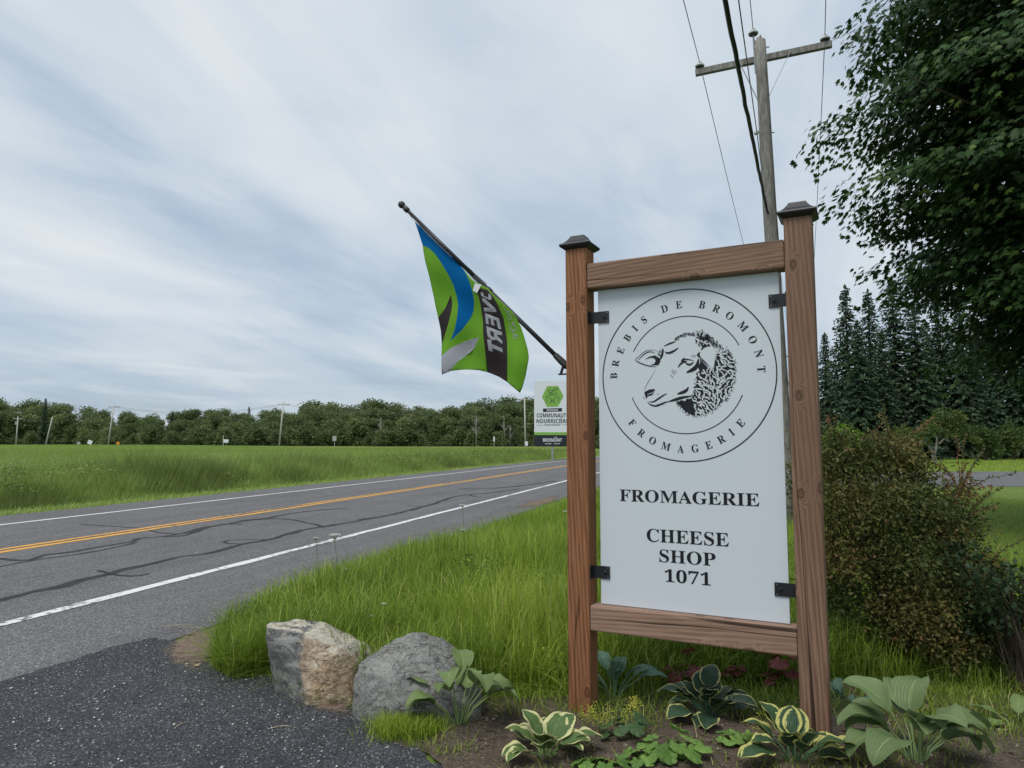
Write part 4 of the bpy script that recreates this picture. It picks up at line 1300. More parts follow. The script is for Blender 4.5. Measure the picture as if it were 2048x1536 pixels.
# splintered top
mb = MB()
for k_ in range(7):
    a_ = 2 * PI * k_ / 7
    mb.tube([ax_ + Vector((0.07 * math.cos(a_), 0.07 * math.sin(a_), -0.05)), ax_ + Vector((0.06 * math.cos(a_), 0.06 * math.sin(a_), 0.03 + 0.05 * (k_ % 3) / 2))], [0.036, 0.02], 6)
mb.build('splintered_top', POLEWOOD, up)
al, ar = AT(1392, 138, 14.05), AT(1668, 79, 13.15)
arm_axis = (ar - al)
def beam(mb, a, b, w, h, up_=Vector((0, 0, 1))):
    a, b = Vector(a), Vector(b)
    t = (b - a).normalized()
    s = t.cross(up_).normalized()
    u_ = s.cross(t).normalized()
    vs = [p + s * w / 2 * i + u_ * h / 2 * j for p in (a, b) for i, j in ((-1, -1), (1, -1), (1, 1), (-1, 1))]
    mb.add(vs, [(3, 2, 1, 0), (4, 5, 6, 7), (0, 1, 5, 4), (1, 2, 6, 5), (2, 3, 7, 6), (3, 0, 4, 7)])
    return mb
off = Vector((0.03, 0.16, 0))
beam(MB(), rel(al) + off, rel(ar) + off, 0.10, 0.13).build('crossarm', POLEWOOD, up, bevel=0.006)
def arm_at(f): return rel(al) + off + arm_axis * f
pole_at = lambda f: ax_ * f
for f, zf in ((0.33, 0.872), (0.70, 0.878)):
    beam(MB(), arm_at(f) + Vector((0, -0.06, 0)), pole_at(zf) + Vector((0.0, -0.02, 0)) + arm_axis.normalized() * (0.11 if f > 0.5 else -0.11), 0.008, 0.035, Vector((0, 1, 0.01))).build('brace', STEEL, up)
def insulator(p, pin_h):
    p = Vector(p)
    pin = MB().tube([p, p + Vector((0, 0, pin_h))], 0.014, 8).build('insulator_pin', STEEL, up)
    o = MB().lathe([(0.03, 0), (0.05, 0.008), (0.085, 0.0), (0.10, 0.015), (0.098, 0.035), (0.075, 0.06), (0.05, 0.075), (0.042, 0.085), (0.05, 0.10), (0.04, 0.112), (0.001, 0.115)], 18, origin=p + Vector((0, 0, pin_h))).build('insulator', PORCELAIN, up, True)
    MB().lathe([(0.088, -0.006), (0.088, -0.001), (0.03, 0.002)], 18, origin=p + Vector((0, 0, pin_h))).build('insulator_underside', PORCDARK, o)
    return p + Vector((0, 0, pin_h + 0.10)) + ub
topL = insulator(arm_at(0.035) + Vector((0, 0, 0.06)), 0.05)
topR = insulator(arm_at(0.955) + Vector((0, 0, 0.06)), 0.05)
beam(MB(), pole_at(0.93) + Vector((-0.12, 0.02, 0)), pole_at(1.0) + Vector((-0.125, 0.02, 0.1)), 0.03, 0.012, Vector((0, 1, 0.01))).build('ridge_bracket', STEEL, up)
topM = insulator(pole_at(1.0) + Vector((-0.125, 0.02, 0.05)), 0.10)
for f, dx in ((0.985, 0.14), (0.80, 0.14), (0.545, 0.15)):
    MB().tube([pole_at(f) + Vector((-0.12, 0, 0)), pole_at(f) + Vector((dx + 0.04, 0, 0.02))], 0.012, 6).build('through_bolt', STEEL, up)
MB().lathe([(0.03, -0.04), (0.05, -0.02), (0.05, 0.02), (0.03, 0.04)], 10, origin=pole_at(0.80) + Vector((-0.19, -0.03, 0))).build('spool_insulator', PORCELAIN, up)
def wire(name, a, b, sag, r, label, mat=WIRE, n=40, wob=0.0, end_seg=None):
    a, b = Vector(a), Vector(b)
    pts = []
    for i in range(n + 1):
        f = i / n
        p = a.lerp(b, f)
        p.z -= 4 * sag * f * (1 - f)
        if wob:
            p += Vector((noise.noise((f * n * 0.4, 1, wob)), noise.noise((f * n * 0.4, 5, wob)), noise.noise((f * n * 0.4, 9, wob)))) * wob
        pts.append(p)
    o = MB().tube(pts, r, 6).build(name, mat, None, True)
    return tag(o, label, 'cable', 'overhead lines of the leaning pole')
NEXT = Vector((25.0, 62.0, 0))
def nxt(dx, z): return (NEXT.x + dx, NEXT.y - 0.3 * dx, z)
wire('power_line', topL, nxt(-1.15, 9.0), 0.9, 0.008, 'thin bare wire running on from the outer insulator over the road verge')
wire('power_line', topM, nxt(0, 9.3), 0.9, 0.008, 'thin bare wire running on from the pole top insulator')
wire('power_line', topR, nxt(1.15, 9.0), 0.9, 0.008, 'thin bare wire running on from the insulator nearest the maple')
PREV = Vector((-13.4, -33.0, 0))             # the pole before this one stands behind the camera
def prv(dx, z): return (PREV.x + dx, PREV.y, z)
wire('power_line', topL, prv(-1.3, 8.8), 0.5, 0.008, 'thin bare wire coming overhead to the outer insulator')
wire('power_line', topM, prv(-0.3, 9.2), 0.5, 0.008, 'thin bare wire coming overhead to the pole top insulator')
wire('power_line', topR, prv(-0.5, 8.8), 0.5, 0.008, 'thin bare wire coming overhead to the insulator nearest the maple')
spool = pole_at(0.80) + Vector((-0.19, -0.06, 0)) + ub
wire('neutral_line', spool, prv(-0.6, 7.4), 0.4, 0.009, 'thin dark wire coming overhead to the spool on the pole')
wire('neutral_line', spool, nxt(-0.3, 7.2), 0.6, 0.009, 'thin dark wire running on from the spool on the pole')
cb0 = AT(1532, 412, 13.3)
wire('bundled_cable', cb0, prv(-1.4, 6.4), 0.3, 0.027, 'thick black bundled cable coming overhead to the leaning pole', CABLE, 260, 0.012)
wire('bundled_cable', cb0, nxt(-0.2, 5.6), 0.5, 0.018, 'black bundled cable running on behind the shop sign', CABLE, 40, 0.012)
o = MB().tube([cb0 - ub, cb0 - ub + Vector((0.03, 0, -0.12)), cb0 - ub + Vector((0.08, 0.1, -0.1))], 0.02, 8).build('cable_clamp', CABLE, up)

o = copy_tree(up)
o.location = NEXT + Vector((0.4, 0, 0))
tag(o, 'second weathered utility pole farther along, largely hidden behind the shop sign', 'utility pole')

# ------------------------------------------------------------------ town sign across the road
TY = 68.0
tb = AT(1105, 905, TY)
tb.z = gz(tb.x, tb.y)
town = thing('town_sign', 'large white and green town sign with hexagon on a single post across the road', 'sign', tb)
def z6(x, y, layer=0):
    p = AT(1050 + x / 9.6, 750 + y / 9.6, TY) - tb
    return (p.x, -0.06 - 0.006 * layer, p.z)
c4 = [z6(182, 122), z6(885, 112), z6(885, 1366), z6(170, 1366)]
x0_, x1_ = (c4[0][0] + c4[3][0]) / 2, c4[1][0]
zt_, zb_ = c4[0][2], c4[3][2]
tpan = MB().box(x0_, x1_, -0.05, 0.03, zb_, zt_).build('panel', WHITEPAINT, town)
MB().tube([(0, 0.10, -0.4), (0, 0.10, zt_ - 0.4)], 0.10, 12).build('post', STEEL, town)
zz6 = lambda y: z6(500, y)[2]
MB().box(x0_, x1_, -0.062, -0.0505, zz6(1152), zz6(1098)).build('green_band', SIGNGREEN, tpan)
MB().box(x0_, x1_, -0.062, -0.0505, zb_, zz6(1154)).build('black_band', SIGNBLACK, tpan)
put6 = lambda x, y, layer: z6(x, y, layer)
q_ = Print(put6)
q_.poly([(425, 215), (635, 210), (740, 405), (632, 608), (425, 612), (325, 420)])
q_.build('hexagon', SIGNGREEN, tpan)
q_ = Print(put6)
q_.poly([(345, 645), (710, 635), (710, 700), (345, 710)])
for l_ in ([(525, 380), (522, 330), (535, 290)], [(522, 335), (480, 340), (440, 292), (490, 285), (522, 335)], [(535, 305), (560, 265), (622, 258), (590, 300), (535, 305)],
           [(415, 530), (420, 480), (402, 430), (440, 410), (470, 450), (515, 470), (510, 530)], [(475, 550), (500, 500), (512, 480)], [(650, 528), (645, 480), (655, 430), (620, 405), (600, 440), (545, 470), (540, 535)],
           [(580, 552), (560, 505), (545, 480)], [(440, 390), (460, 350), (490, 350), (505, 390)], [(560, 390), (575, 350), (605, 350), (620, 390)], [(470, 400), (530, 380), (590, 400)]):
    q_.stroke(l_, 9, 1, 1, 1)
q_.text(sans('COMMUNAUTE'), 225, 830, 815, 735)
q_.text(sans('NOURRICIERE'), 220, 830, 925, 845)
q_.poly([(800, 728), (812, 728), (832, 708), (816, 708)])
q_.poly([(668, 818), (686, 818), (698, 836), (686, 836)])
q_.text(sans('BROME') + '-' + sans('MISSISQUOI'), 375, 680, 975, 945)
q_.stroke([(225, 963), (355, 963)], 5, 0, 1, 1)
q_.stroke([(695, 955), (825, 953)], 5, 0, 1, 1)
tag(q_.build('lettering', SIGNBLACK, tpan), kind='stuff')
q_ = Print(lambda x, y, l: z6(x, y, l + 2))
for body, x0q, x1q, y0q, y1q in (('BROMONT', 345, 710, 1282, 1215), ('BROMONT', 420, 640, 694, 656), ('INSPIRE', 385, 505, 1330, 1308), ('ACTIVE', 550, 665, 1330, 1308)):
    q_ = Print(lambda x, y, l: z6(x, y, l + 2))
    q_.text(sans(body), x0q, x1q, y0q, y1q)
    q_.build('lettering', WHITEPAINT, tpan)
q_ = Print(lambda x, y, l: z6(x, y, l + 2))
q_.stroke([(560, 1200), (590, 1190), (620, 1210), (632, 1240)], 8, 0, 1, 1)
q_.build('logo_swoosh', WHITEPAINT, tpan)

# ------------------------------------------------------------------ poles, signs and markers along the far edge of the field
def far_pole(u, vt, vb, Yd, lean_px, label, arms=True, box=False):
    b = AT(u, vb, Yd)
    t = AT(u + lean_px, vt, Yd)
    b.z = gz(b.x, b.y)
    o = thing('utility_pole', label, 'utility pole', b, group='utility poles along the wood')
    a = t - b
    MB().tube([(0, 0, -0.3), a * 0.5, a], [0.17, 0.15, 0.12], 8).build('shaft', FARPOLE, o, True)
    if arms:
        beam(MB(), a + Vector((-1.15, 0.1, -0.35)), a + Vector((1.15, 0.1, -0.45)), 0.12, 0.13).build('crossarm', FARPOLE, o)
        for dx in (-1.05, 0.0, 1.05):
            MB().lathe([(0.03, -0.3 if dx else 0), (0.03, 0.02), (0.09, 0.05), (0.07, 0.16), (0.01, 0.2)], 8, origin=a + Vector((dx, 0.1 if dx else 0, -0.33 if dx else 0))).build('insulator', PORCELAIN, o)
    if box:
        MB().lathe([(0.2, 0), (0.22, 0.05), (0.22, 0.7), (0.18, 0.78)], 10, origin=a * 0.72 + Vector((-0.35, 0, 0))).build('transformer', STEEL, o)
    return t
T1 = far_pole(32, 834, 889, 172, 4, 'far pole with transformer can beside the wood', True, True)
T2 = far_pole(91, 834, 889, 165, 14, 'strongly leaning bare far pole without a crossarm', False)
T3 = far_pole(216, 810, 890, 150, 12, 'far crossarm pole between the tilted white sign and the orange sign')
T4 = far_pole(558, 805, 896, 138, 9, 'far crossarm pole standing alone before the open wood edge')
T5 = far_pole(1051, 795, 890, 134, -2, 'far crossarm pole beside the green town sign')
def far_wire(a, b, dz, sag, label):
    o = wire('distant_line', Vector(a) + Vector((0, 0, dz)), Vector(b) + Vector((0, 0, dz)), sag, 0.022, label, WIRE, 24)
    o['group'] = 'distant lines along the wood'
for dz, nm in ((-0.2, 'upper'), (-0.45, 'middle')):
    far_wire(T3, T4, dz, 1.6, 'far %s wire between the orange sign pole and the lone crossarm pole' % nm)
    far_wire(T4, T5, dz, 2.2, 'far %s wire between the lone crossarm pole and the town sign pole' % nm)
    far_wire(T1, T3, dz, 1.8, 'far %s wire from the transformer pole to the orange sign pole' % nm)
    far_wire(T5, Vector((62, 150, 10.5)), dz, 1.6, 'far %s wire running on behind the town sign' % nm)
def far_sign(name, label, u, v, Yd, w, h, mat, rot=0.0, post=True, facemat=None, hz=None):
    c = AT(u, v, Yd)
    b = Vector((c.x, c.y, gz(c.x, c.y)))
    o = thing(name, label, 'road sign', b, group='road signs across the field')
    hh = c.z - b.z
    pan = MB()
    cs, sn = math.cos(rot), math.sin(rot)
    vs = []
    for yy in (-0.03, 0.03):
        for x_, z_ in ((-w / 2, -h / 2), (w / 2, -h / 2), (w / 2, h / 2), (-w / 2, h / 2)):
            vs.append((x_ * cs - z_ * sn, yy, hh + x_ * sn + z_ * cs))
    pan.add(vs, [(0, 1, 2, 3), (7, 6, 5, 4), (0, 4, 5, 1), (1, 5, 6, 2), (2, 6, 7, 3), (3, 7, 4, 0)])
    pan.build('face', mat, o)
    MB().tube([(0, 0.08, -0.2), (0, 0.08, max(hh, 0.3))], 0.05, 6).build('post', FARPOLE, o)
    return o
far_sign('road_sign', 'small pale diamond road sign across the field', 157, 886.5, 150, 0.62, 0.62, GREYBACK, R(45))
far_sign('road_sign', 'tilted white square road sign across the field', 180, 884.5, 150, 0.95, 0.85, WHITEPAINT, R(-20))
far_sign('road_sign', 'small orange diamond road sign across the field', 236, 886.5, 150, 0.62, 0.62, ORANGE, R(45))
o = far_sign('road_sign', 'white board sign with one tall side post before the wood', 452, 882, 140, 1.0, 0.65, WHITEPAINT)
MB().tube([(-0.55, 0.05, -0.2), (-0.55, 0.05, 2.2)], 0.07, 6).build('side_post', FARPOLE, o)
far_sign('road_sign', 'pale upright road sign near the middle of the wood edge', 669, 877, 138, 0.75, 0.95, GREYBACK)
far_sign('marker_post', 'slim white marker sign near the pale dead trees', 988, 878, 135, 0.28, 0.9, WHITEPAINT)
far_sign('meter_box', 'white box at the foot of the pole beside the town sign', 1053, 887, 133, 0.55, 0.85, WHITEPAINT)
c_ = AT(952, 897.5, 118)
o = thing('culvert_wall', 'low pale concrete strip in the grass before the wood', 'concrete wall', (c_.x, c_.y, gz(c_.x, c_.y)))
MB().box(-1.6, 1.6, -0.15, 0.15, -0.2, c_.z - gz(c_.x, c_.y) + 0.06).build('kerb_stone', GREYBACK, o, bevel=0.03)

# ------------------------------------------------------------------ trees
def leaf_crown(lobes, n, L, Wd, shell=0.55, droop=0.2, scatter=0.0):
    """lobes: (cx, cy, cz, rx, ry, rz); returns leaf quads spread through them and tints"""
    lob = np.array(lobes)
    vol = (lob[:, 3] * lob[:, 4] * lob[:, 5]) ** 0.7
    idx = rng.choice(len(lob), n, p=vol / vol.sum())
    d = unit(rng.normal(size=(n, 3)))
    r = shell + (1 - shell) * rng.random(n) ** 0.5
    r = r * rng.uniform(0.85, 1.12, n)
    P = lob[idx, :3] + d * lob[idx, 3:] * r[:, None]
    P = P + rng.normal(size=(n, 3)) * scatter
    A = unit(d * 0.7 + rng.normal(size=(n, 3)) * 0.7 - np.array([0, 0, droop]))
    Lr = L * rng.uniform(0.6, 1.35, n)
    V, F = leaf_quads(P, A, Lr, Lr * Wd)
    lt = rng.random(len(lob))
    tint = np.clip(0.15 + 0.55 * lt[idx] + rng.normal(0, 0.14, n), 0, 1)
    return V, F, np.repeat(tint, 4)
def limbs(base, top_z, spread, n, r0, seed, lean=(0, 0)):
    rr = random.Random(seed)
    mb = MB()
    b = Vector(base)
    t = b + Vector((lean[0], lean[1], top_z))
    mb.tube([b + Vector((0, 0, -0.2)), b.lerp(t, 0.3) + Vector((rr.uniform(-.1, .1), rr.uniform(-.1, .1), 0)) * spread * 0.3, b.lerp(t, 0.7), t], [r0 * 1.25, r0 * 0.85, r0 * 0.5, r0 * 0.15], 8)
    for i in range(n):
        f = rr.uniform(0.3, 0.85)
        p = b.lerp(t, f)
        a = 2 * PI * i / n + rr.uniform(-.4, .4)
        ln = spread * rr.uniform(0.5, 1.0) * (1.1 - f * 0.6)
        q = p + Vector((math.cos(a) * ln, math.sin(a) * ln, ln * rr.uniform(0.3, 0.8)))
        mb.tube([p, p.lerp(q, 0.5) + Vector((0, 0, -0.08 * ln)), q], [r0 * 0.42, r0 * 0.25, r0 * 0.08], 6)
    return mb
def proto_tree(kind, seed):
    rr = random.Random(seed)
    H, sp = {'broad': (11, 3.4), 'tall': (13, 2.6), 'low': (6.5, 3.2), 'scrub': (4.2, 2.4)}[kind]
    lobes = []
    for i in range({'broad': 26, 'tall': 22, 'low': 18, 'scrub': 12}[kind]):
        f = rr.uniform(0.03, 0.93)
        a = rr.uniform(0, 2 * PI)
        wid = sp * math.sin(PI * min(1, max(0.3, f * 0.75 + 0.22))) ** 0.6
        rad_ = wid * rr.uniform(0.15, 0.72)
        s = rr.uniform(0.26, 0.46) * sp
        lobes.append((math.cos(a) * rad_, math.sin(a) * rad_, H * f, s, s, s * rr.uniform(0.65, 0.95)))
    n = {'broad': 4600, 'tall': 3800, 'low': 3200, 'scrub': 1800}[kind]
    V, F, t = leaf_crown(lobes, n, 0.46, 0.62, 0.4, 0.2, 0.32)
    return V, F, t, limbs((0, 0, 0), H * 0.85, sp, 6, 0.16 if kind != 'scrub' else 0.09, seed)
LBL = {'broad': 'broad leafy tree standing in the wood beyond the field', 'tall': 'tall narrow leafy tree standing in the wood beyond the field',
       'low': 'low rounded tree at the front edge of the wood beyond the field', 'scrub': 'scrubby bush at the foot of the wood beyond the field'}
protos = {}
for kind in LBL:
    protos[kind] = []
    for s in range(3 if kind != 'scrub' else 2):
        V, F, t, mb = proto_tree(kind, 31 * s + len(kind))
        t = np.clip(t * 0.75 + 0.12 * s, 0, 1)
        o = thing('leafy_tree', LBL[kind], 'tree', (0, 0, 0), group='wood beyond the field: %s trees' % kind)
        tag(bulk('crown', V, F, FOREST, o, t), kind='stuff')
        mb.build('trunk', BARK, o, True)
        protos[kind].append([o, False])
rr = random.Random(11)
def place(kind, x, y, s, rz, label=None):
    pr = rr.choice(protos[kind])
    if not pr[1]:
        pr[1] = True
        o = pr[0]
    else:
        o = copy_tree(pr[0])
    o.location = (x, y, gz(x, y) - 0.1)
    o.rotation_euler = (0, 0, rz)
    o.scale = (s * rr.uniform(1.1, 1.4), s * rr.uniform(1.1, 1.4), s)
    if label:
        o['label'] = label
def sky_v(u):                               # height of the tree line across the picture (photo rows)
    pts_ = [(-80, 802), (0, 800), (60, 812), (150, 808), (190, 822), (230, 842), (260, 828), (330, 836), (420, 818), (500, 828), (560, 820), (640, 812), (760, 808), (820, 818), (900, 812), (960, 806), (1060, 803), (1150, 800), (1300, 800)]
    return float(np.interp(u, [p[0] for p in pts_], [p[1] for p in pts_]))
MARKS = [(65, 'the transformer pole'), (130, 'the leaning bare pole'), (205, 'the tilted white sign'), (330, 'the orange sign'), (505, 'the white board sign'), (610, 'the lone crossarm pole'), (720, 'the pale upright sign'), (880, 'the thin birch stem'), (980, 'the leafless tree'), (1060, 'the town sign pole'), (9999, 'the town sign')]
def mark(u_): return next(m_ for lim_, m_ in MARKS if u_ < lim_)
ROWS = ('front rank', 'second rank', 'third rank', 'rear rank')
ADJ = {'broad': 'broad leafy', 'tall': 'tall', 'low': 'low rounded'}
u = -75
while u < 1260:
    shift = 58 * float(smooth01(330, 130, u))
    for row, (Yd, dz) in enumerate(((152, 0.78), (163, 0.98), (174, 1.09), (186, 1.15))):
        uu = u + rr.uniform(-14, 14) + row * 9
        Yr = Yd + rr.uniform(-4, 4) + shift
        x = (uu - CXP) / FPX * Yr
        Htop = (AT(uu, sky_v(uu), Yr).z - gz(x, Yr)) * dz * rr.uniform(0.86, 1.04)
        kind = rr.choice(('broad', 'broad', 'tall')) if row else rr.choice(('low', 'broad', 'low', 'tall'))
        base_h = {'broad': 11, 'tall': 13, 'low': 6.5}[kind]
        place(kind, x, Yr, Htop / base_h * 0.95, rr.uniform(0, 6.28), '%s tree in %s of far wood behind %s' % (ADJ[kind], ROWS[row], mark(uu)))
    if rr.random() < 0.85:
        Yr = 146 + rr.uniform(-2, 3) + shift
        place('scrub', (u + 8 - CXP) / FPX * Yr, Yr, rr.uniform(0.5, 0.95), rr.uniform(0, 6.28), 'scrubby bush at the foot of the far wood behind %s' % mark(u + 8))
    u += 26
def spruce_mesh(H, Rr, whorl, per, seed, dens=1.0):
    r_ = np.random.default_rng(seed)
    P, A, L, T = [], [], [], []
    z = H * 0.02
    while z < H * 0.985:
        f = z / H
        bl = Rr * (1 - f) ** 0.82 * (0.9 if f > 0.12 else 0.8) + 0.18
        nb = max(5, int(per * (1 - f * 0.45)))
        for b in range(nb):
            a = r_.uniform(0, 2 * PI)
            ln = bl * r_.uniform(0.62, 1.12)
            zb_ = z + r_.uniform(-0.5, 0.5) * whorl
            up_ = 0.25 * f - 0.18
            dx, dy = math.cos(a), math.sin(a)
            st = max(3, int(ln / 0.24 * dens))
            tb_ = r_.uniform(0, 0.6)
            for s in range(st):
                q = (s + r_.random()) / st
                zz = zb_ + ln * (up_ * q - 0.32 * q * q + 0.14 * q ** 3)
                for side in (-1, 1):
                    P.append((dx * ln * q, dy * ln * q, zz))
                    sd = side * r_.uniform(0.3, 0.95)
                    A.append((dx * 0.75 - dy * sd, dy * 0.75 + dx * sd, -0.45 + r_.uniform(-.55, .15)))
                    L.append(r_.uniform(0.30, 0.58) * (0.55 + 0.45 * (1 - f)))
                    T.append(tb_ + 0.35 * q + r_.normal(0, 0.1))
        z += whorl * (1 - 0.35 * f)
    P.append((0, 0, H * 0.97)); A.append((0, 0, 1)); L.append(0.7); T.append(0.6)
    V, F = leaf_quads(np.array(P), unit(np.array(A)), np.array(L), np.array(L) * 0.55, 0.05)
    return V, F, np.repeat(np.clip(T, 0, 1), 4)
sprot = []
for s, (H, Rr_, wh, per) in enumerate(((18.5, 3.8, 0.36, 19), (18.5, 3.3, 0.36, 18), (18.5, 4.4, 0.37, 20))):
    V, F, t = spruce_mesh(H, Rr_, wh, per, 40 + s)
    o = thing('spruce_tree', 'x', 'tree', (0, 0, 0), group='spruces along the far lawn')
    bulk('crown', V, F, SPRUCE, o, t)['kind'] = 'stuff'
    MB().tube([(0, 0, -0.3), (0, 0, H * 0.5), (0, 0, H * 0.96)], [0.28, 0.17, 0.03], 8).build('trunk', BARK, o, True)
    sprot.append([o, False])
SPR = [(1700, 570, 76, 0, 'pointed spruce next to the greyish sign post'), (1746, 578, 79, 1, 'slim spruce second from the greyish sign post'), (1795, 555, 74, 2, 'broad dark spruce behind the tip of the maple boughs'),
       (1655, 665, 84, 2, 'lower spruce half hidden by the greyish sign post'), (1838, 590, 72, 0, 'dark spruce standing behind the little crooked apple tree'), (1885, 560, 76, 1, 'dark spruce right behind the crooked apple tree crown'),
       (1930, 575, 74, 2, 'dark spruce above the gap between apple tree and shrubs'), (1985, 560, 78, 0, 'dark spruce behind the pale green shrubs on the lawn edge'), (2040, 570, 75, 2, 'dark spruce behind the outermost lawn shrub'),
       (1722, 640, 70, 2, 'shorter spruce in front of the two pointed ones'), (1770, 660, 69, 1, 'shorter spruce left of the crooked apple tree'), (2100, 560, 77, 1, 'spruce partly hidden by the lowest maple boughs'),
       (1860, 640, 84, 2, 'spruce deep behind the crooked apple tree'), (1960, 620, 86, 1, 'spruce deep behind the lawn shrubs'), (2060, 640, 88, 2, 'spruce deep behind the lowest maple boughs'), (1612, 690, 82, 0, 'spruce showing only past the edge of the greyish sign post')]
for (u_, vt_, Yd, pi_, lb) in SPR:
    x = (u_ - CXP) / FPX * Yd
    Hh = AT(u_, vt_, Yd).z
    pr = sprot[pi_]
    o = pr[0] if not pr[1] else copy_tree(pr[0])
    pr[1] = True
    o.location = (x, Yd, 0)
    o.rotation_euler = (0, 0, rr.uniform(0, 6.28))
    s = Hh / 18.5
    o.scale = (s * rr.uniform(0.95, 1.1), s * rr.uniform(0.95, 1.1), s)
    o['label'] = lb
# a lone spruce rising from the far wood
for (u_, vt_, Yd, lb) in ((90, 795, 172, 'single spruce top rising out of the far wood near the leaning bare pole'), (498, 812, 178, 'thin conifer tip above the far wood beside the lone crossarm pole'), (345, 822, 180, 'small conifer tip above the dip of the far wood')):
    o = copy_tree(sprot[1][0])
    x = (u_ - CXP) / FPX * Yd
    Hh = AT(u_, vt_, Yd).z - gz(x, Yd)
    s = Hh / 18.5
    o.location = (x, Yd, gz(x, Yd))
    o.scale = (s * 1.0, s * 1.0, s)
    o['label'] = lb
    o['group'] = 'conifers in the far wood'
# pale bare trees at the wood's edge
def bare_tree(u_, vb_, vt_, Yd, seed, label):
    b = AT(u_, vb_, Yd)
    b.z = gz(b.x, b.y)
    Hh = AT(u_, vt_, Yd).z - b.z
    o = thing('bare_tree', label, 'tree', b, group='pale bare trees at the wood edge')
    r2 = random.Random(seed)
    mb = MB().tube([(0, 0, -0.2), (0.05, 0, Hh * 0.4), (0.0, 0, Hh)], [0.13, 0.09, 0.02], 6)
    mb.build('trunk', PALEBARK, o, True)
    mb = MB()
    for i in range(26):
        f = r2.uniform(0.3, 0.95)
        a = r2.uniform(0, 2 * PI)
        ln = Hh * 0.26 * (1.15 - f)
        p = Vector((0.02, 0, Hh * f))
        q = p + Vector((math.cos(a) * ln, math.sin(a) * ln, ln * r2.uniform(0.7, 1.5)))
        mb.tube([p, p.lerp(q, 0.5), q], [0.045, 0.03, 0.012], 5)
    mb.build('branches', PALEBARK, o)
bare_tree(952, 893, 828, 141, 1, 'leafless grey tree with forked crown at the edge of the far wood')
bare_tree(1008, 893, 835, 144, 2, 'pale leafless birch near the town sign pole')
bare_tree(1020, 893, 850, 145, 3, 'short pale leafless sapling near the town sign pole')
bare_tree(760, 893, 835, 144, 4, 'thin pale birch stem in the middle of the far wood edge')
# apple tree and shrubs on the far lawn
ab = G(1871, 926)
ab = Vector((ab.x, ab.y, 0))
ap = thing('apple_tree', 'small crooked apple tree with pale forked trunk on the far lawn', 'tree', ab)
k_ = ab.y / FPX
mb = MB()
def ap_pt(u_, v_, dy=0): return Vector(((u_ - 1871) * k_, dy, (926 - v_) * k_))
for pl_, r_ in (([(1872, 932), (1870, 908)], (0.17, 0.14)), ([(1870, 908), (1862, 892), (1848, 876)], (0.12, 0.08, 0.04)), ([(1870, 908), (1878, 893), (1884, 878), (1882, 862)], (0.12, 0.09, 0.07, 0.03)), ([(1880, 888), (1896, 877), (1914, 866)], (0.08, 0.06, 0.03)), ([(1874, 930), (1873, 905)], (0.09, 0.08))):
    mb.tube([ap_pt(*p, 0.25 * j) for j, p in enumerate(pl_)], list(r_), 8)
mb.build('trunk', PALEBARK, ap, True)
lob = [(p.x, rr.uniform(-1.2, 1.2), p.z, s_, s_, s_ * 0.6) for p, s_ in ((ap_pt(1838, 876), .75), (ap_pt(1850, 862), .8), (ap_pt(1868, 850), .7), (ap_pt(1885, 842), .8), (ap_pt(1903, 850), .9), (ap_pt(1922, 858), .8), (ap_pt(1900, 830), .6), (ap_pt(1826, 888), .6), (ap_pt(1918, 838), .6), (ap_pt(1880, 828), .45), (ap_pt(1897, 868), .6), (ap_pt(1938, 868), .7), (ap_pt(1850, 884), .5), (ap_pt(1862, 836), .4), (ap_pt(1948, 880), .45), (ap_pt(1910, 818), .35))]
V, F, t = leaf_crown(lob, 3000, 0.24, 0.5, 0.1)
t = np.clip(t + 0.15, 0, 1)
bulk('crown', V, F, APPLE, ap, t)['kind'] = 'stuff'
def shrub(name, label, cat, base, lobes, n, L, Wd, mat, stem_r=0.02, stems=9, tshift=0.0, shell=0.3, group=None, scatter=0.0):
    o = thing(name, label, cat, base, group=group)
    V, F, t = leaf_crown(lobes, n, L, Wd, shell, scatter=scatter)
    bulk('foliage', V, F, mat, o, np.clip(t + tshift, 0, 1))['kind'] = 'stuff'
    mb = MB()
    r2 = random.Random(n)
    for i in range(stems):
        lb_ = r2.choice(lobes)
        q = Vector(lb_[:3]) + Vector((r2.uniform(-.5, .5) * lb_[3], r2.uniform(-.5, .5) * lb_[4], lb_[5] * 0.6))
        p = Vector((r2.uniform(-.1, .1), r2.uniform(-.1, .1), -0.03))
        mb.tube([p, p.lerp(q, 0.5) + Vector((0, 0, 0.12 * q.z)), q], [stem_r, stem_r * 0.7, stem_r * 0.25], 5)
    mb.build('stems', BARK, o)
    return o
def lawn_shrub(u_, v_, w_px, h_px, mat, label, n=1700, L=0.3):
    b = G(u_, v_)
    kk = b.y / FPX
    w_, h_ = w_px * kk / 2, h_px * kk
    lobes = [(rr.uniform(-.7, .7) * w_, rr.uniform(-.5, .5) * w_, h_ * rr.uniform(0.2, 0.8), w_ * rr.uniform(.3, .5), w_ * .45, h_ * rr.uniform(.16, .28)) for _ in range(10)]
    return shrub('lawn_shrub', label, 'shrub', (b.x, b.y, 0), lobes, n, L, 0.5, mat, 0.05, 7, group='shrubs along the far lawn')
lawn_shrub(1972, 921, 66, 70, APPLE, 'loose pale green shrub beside the crooked apple tree')
lawn_shrub(2028, 920, 70, 82, APPLE, 'taller leafy shrub at the outer end of the lawn edge')
lawn_shrub(1800, 922, 80, 70, APPLE, 'grey green shrub left of the crooked apple tree')
lawn_shrub(1925, 917, 60, 46, DARKLEAF, 'low dark shrub between the apple tree and the pale shrubs')
b = G(1678, 958)
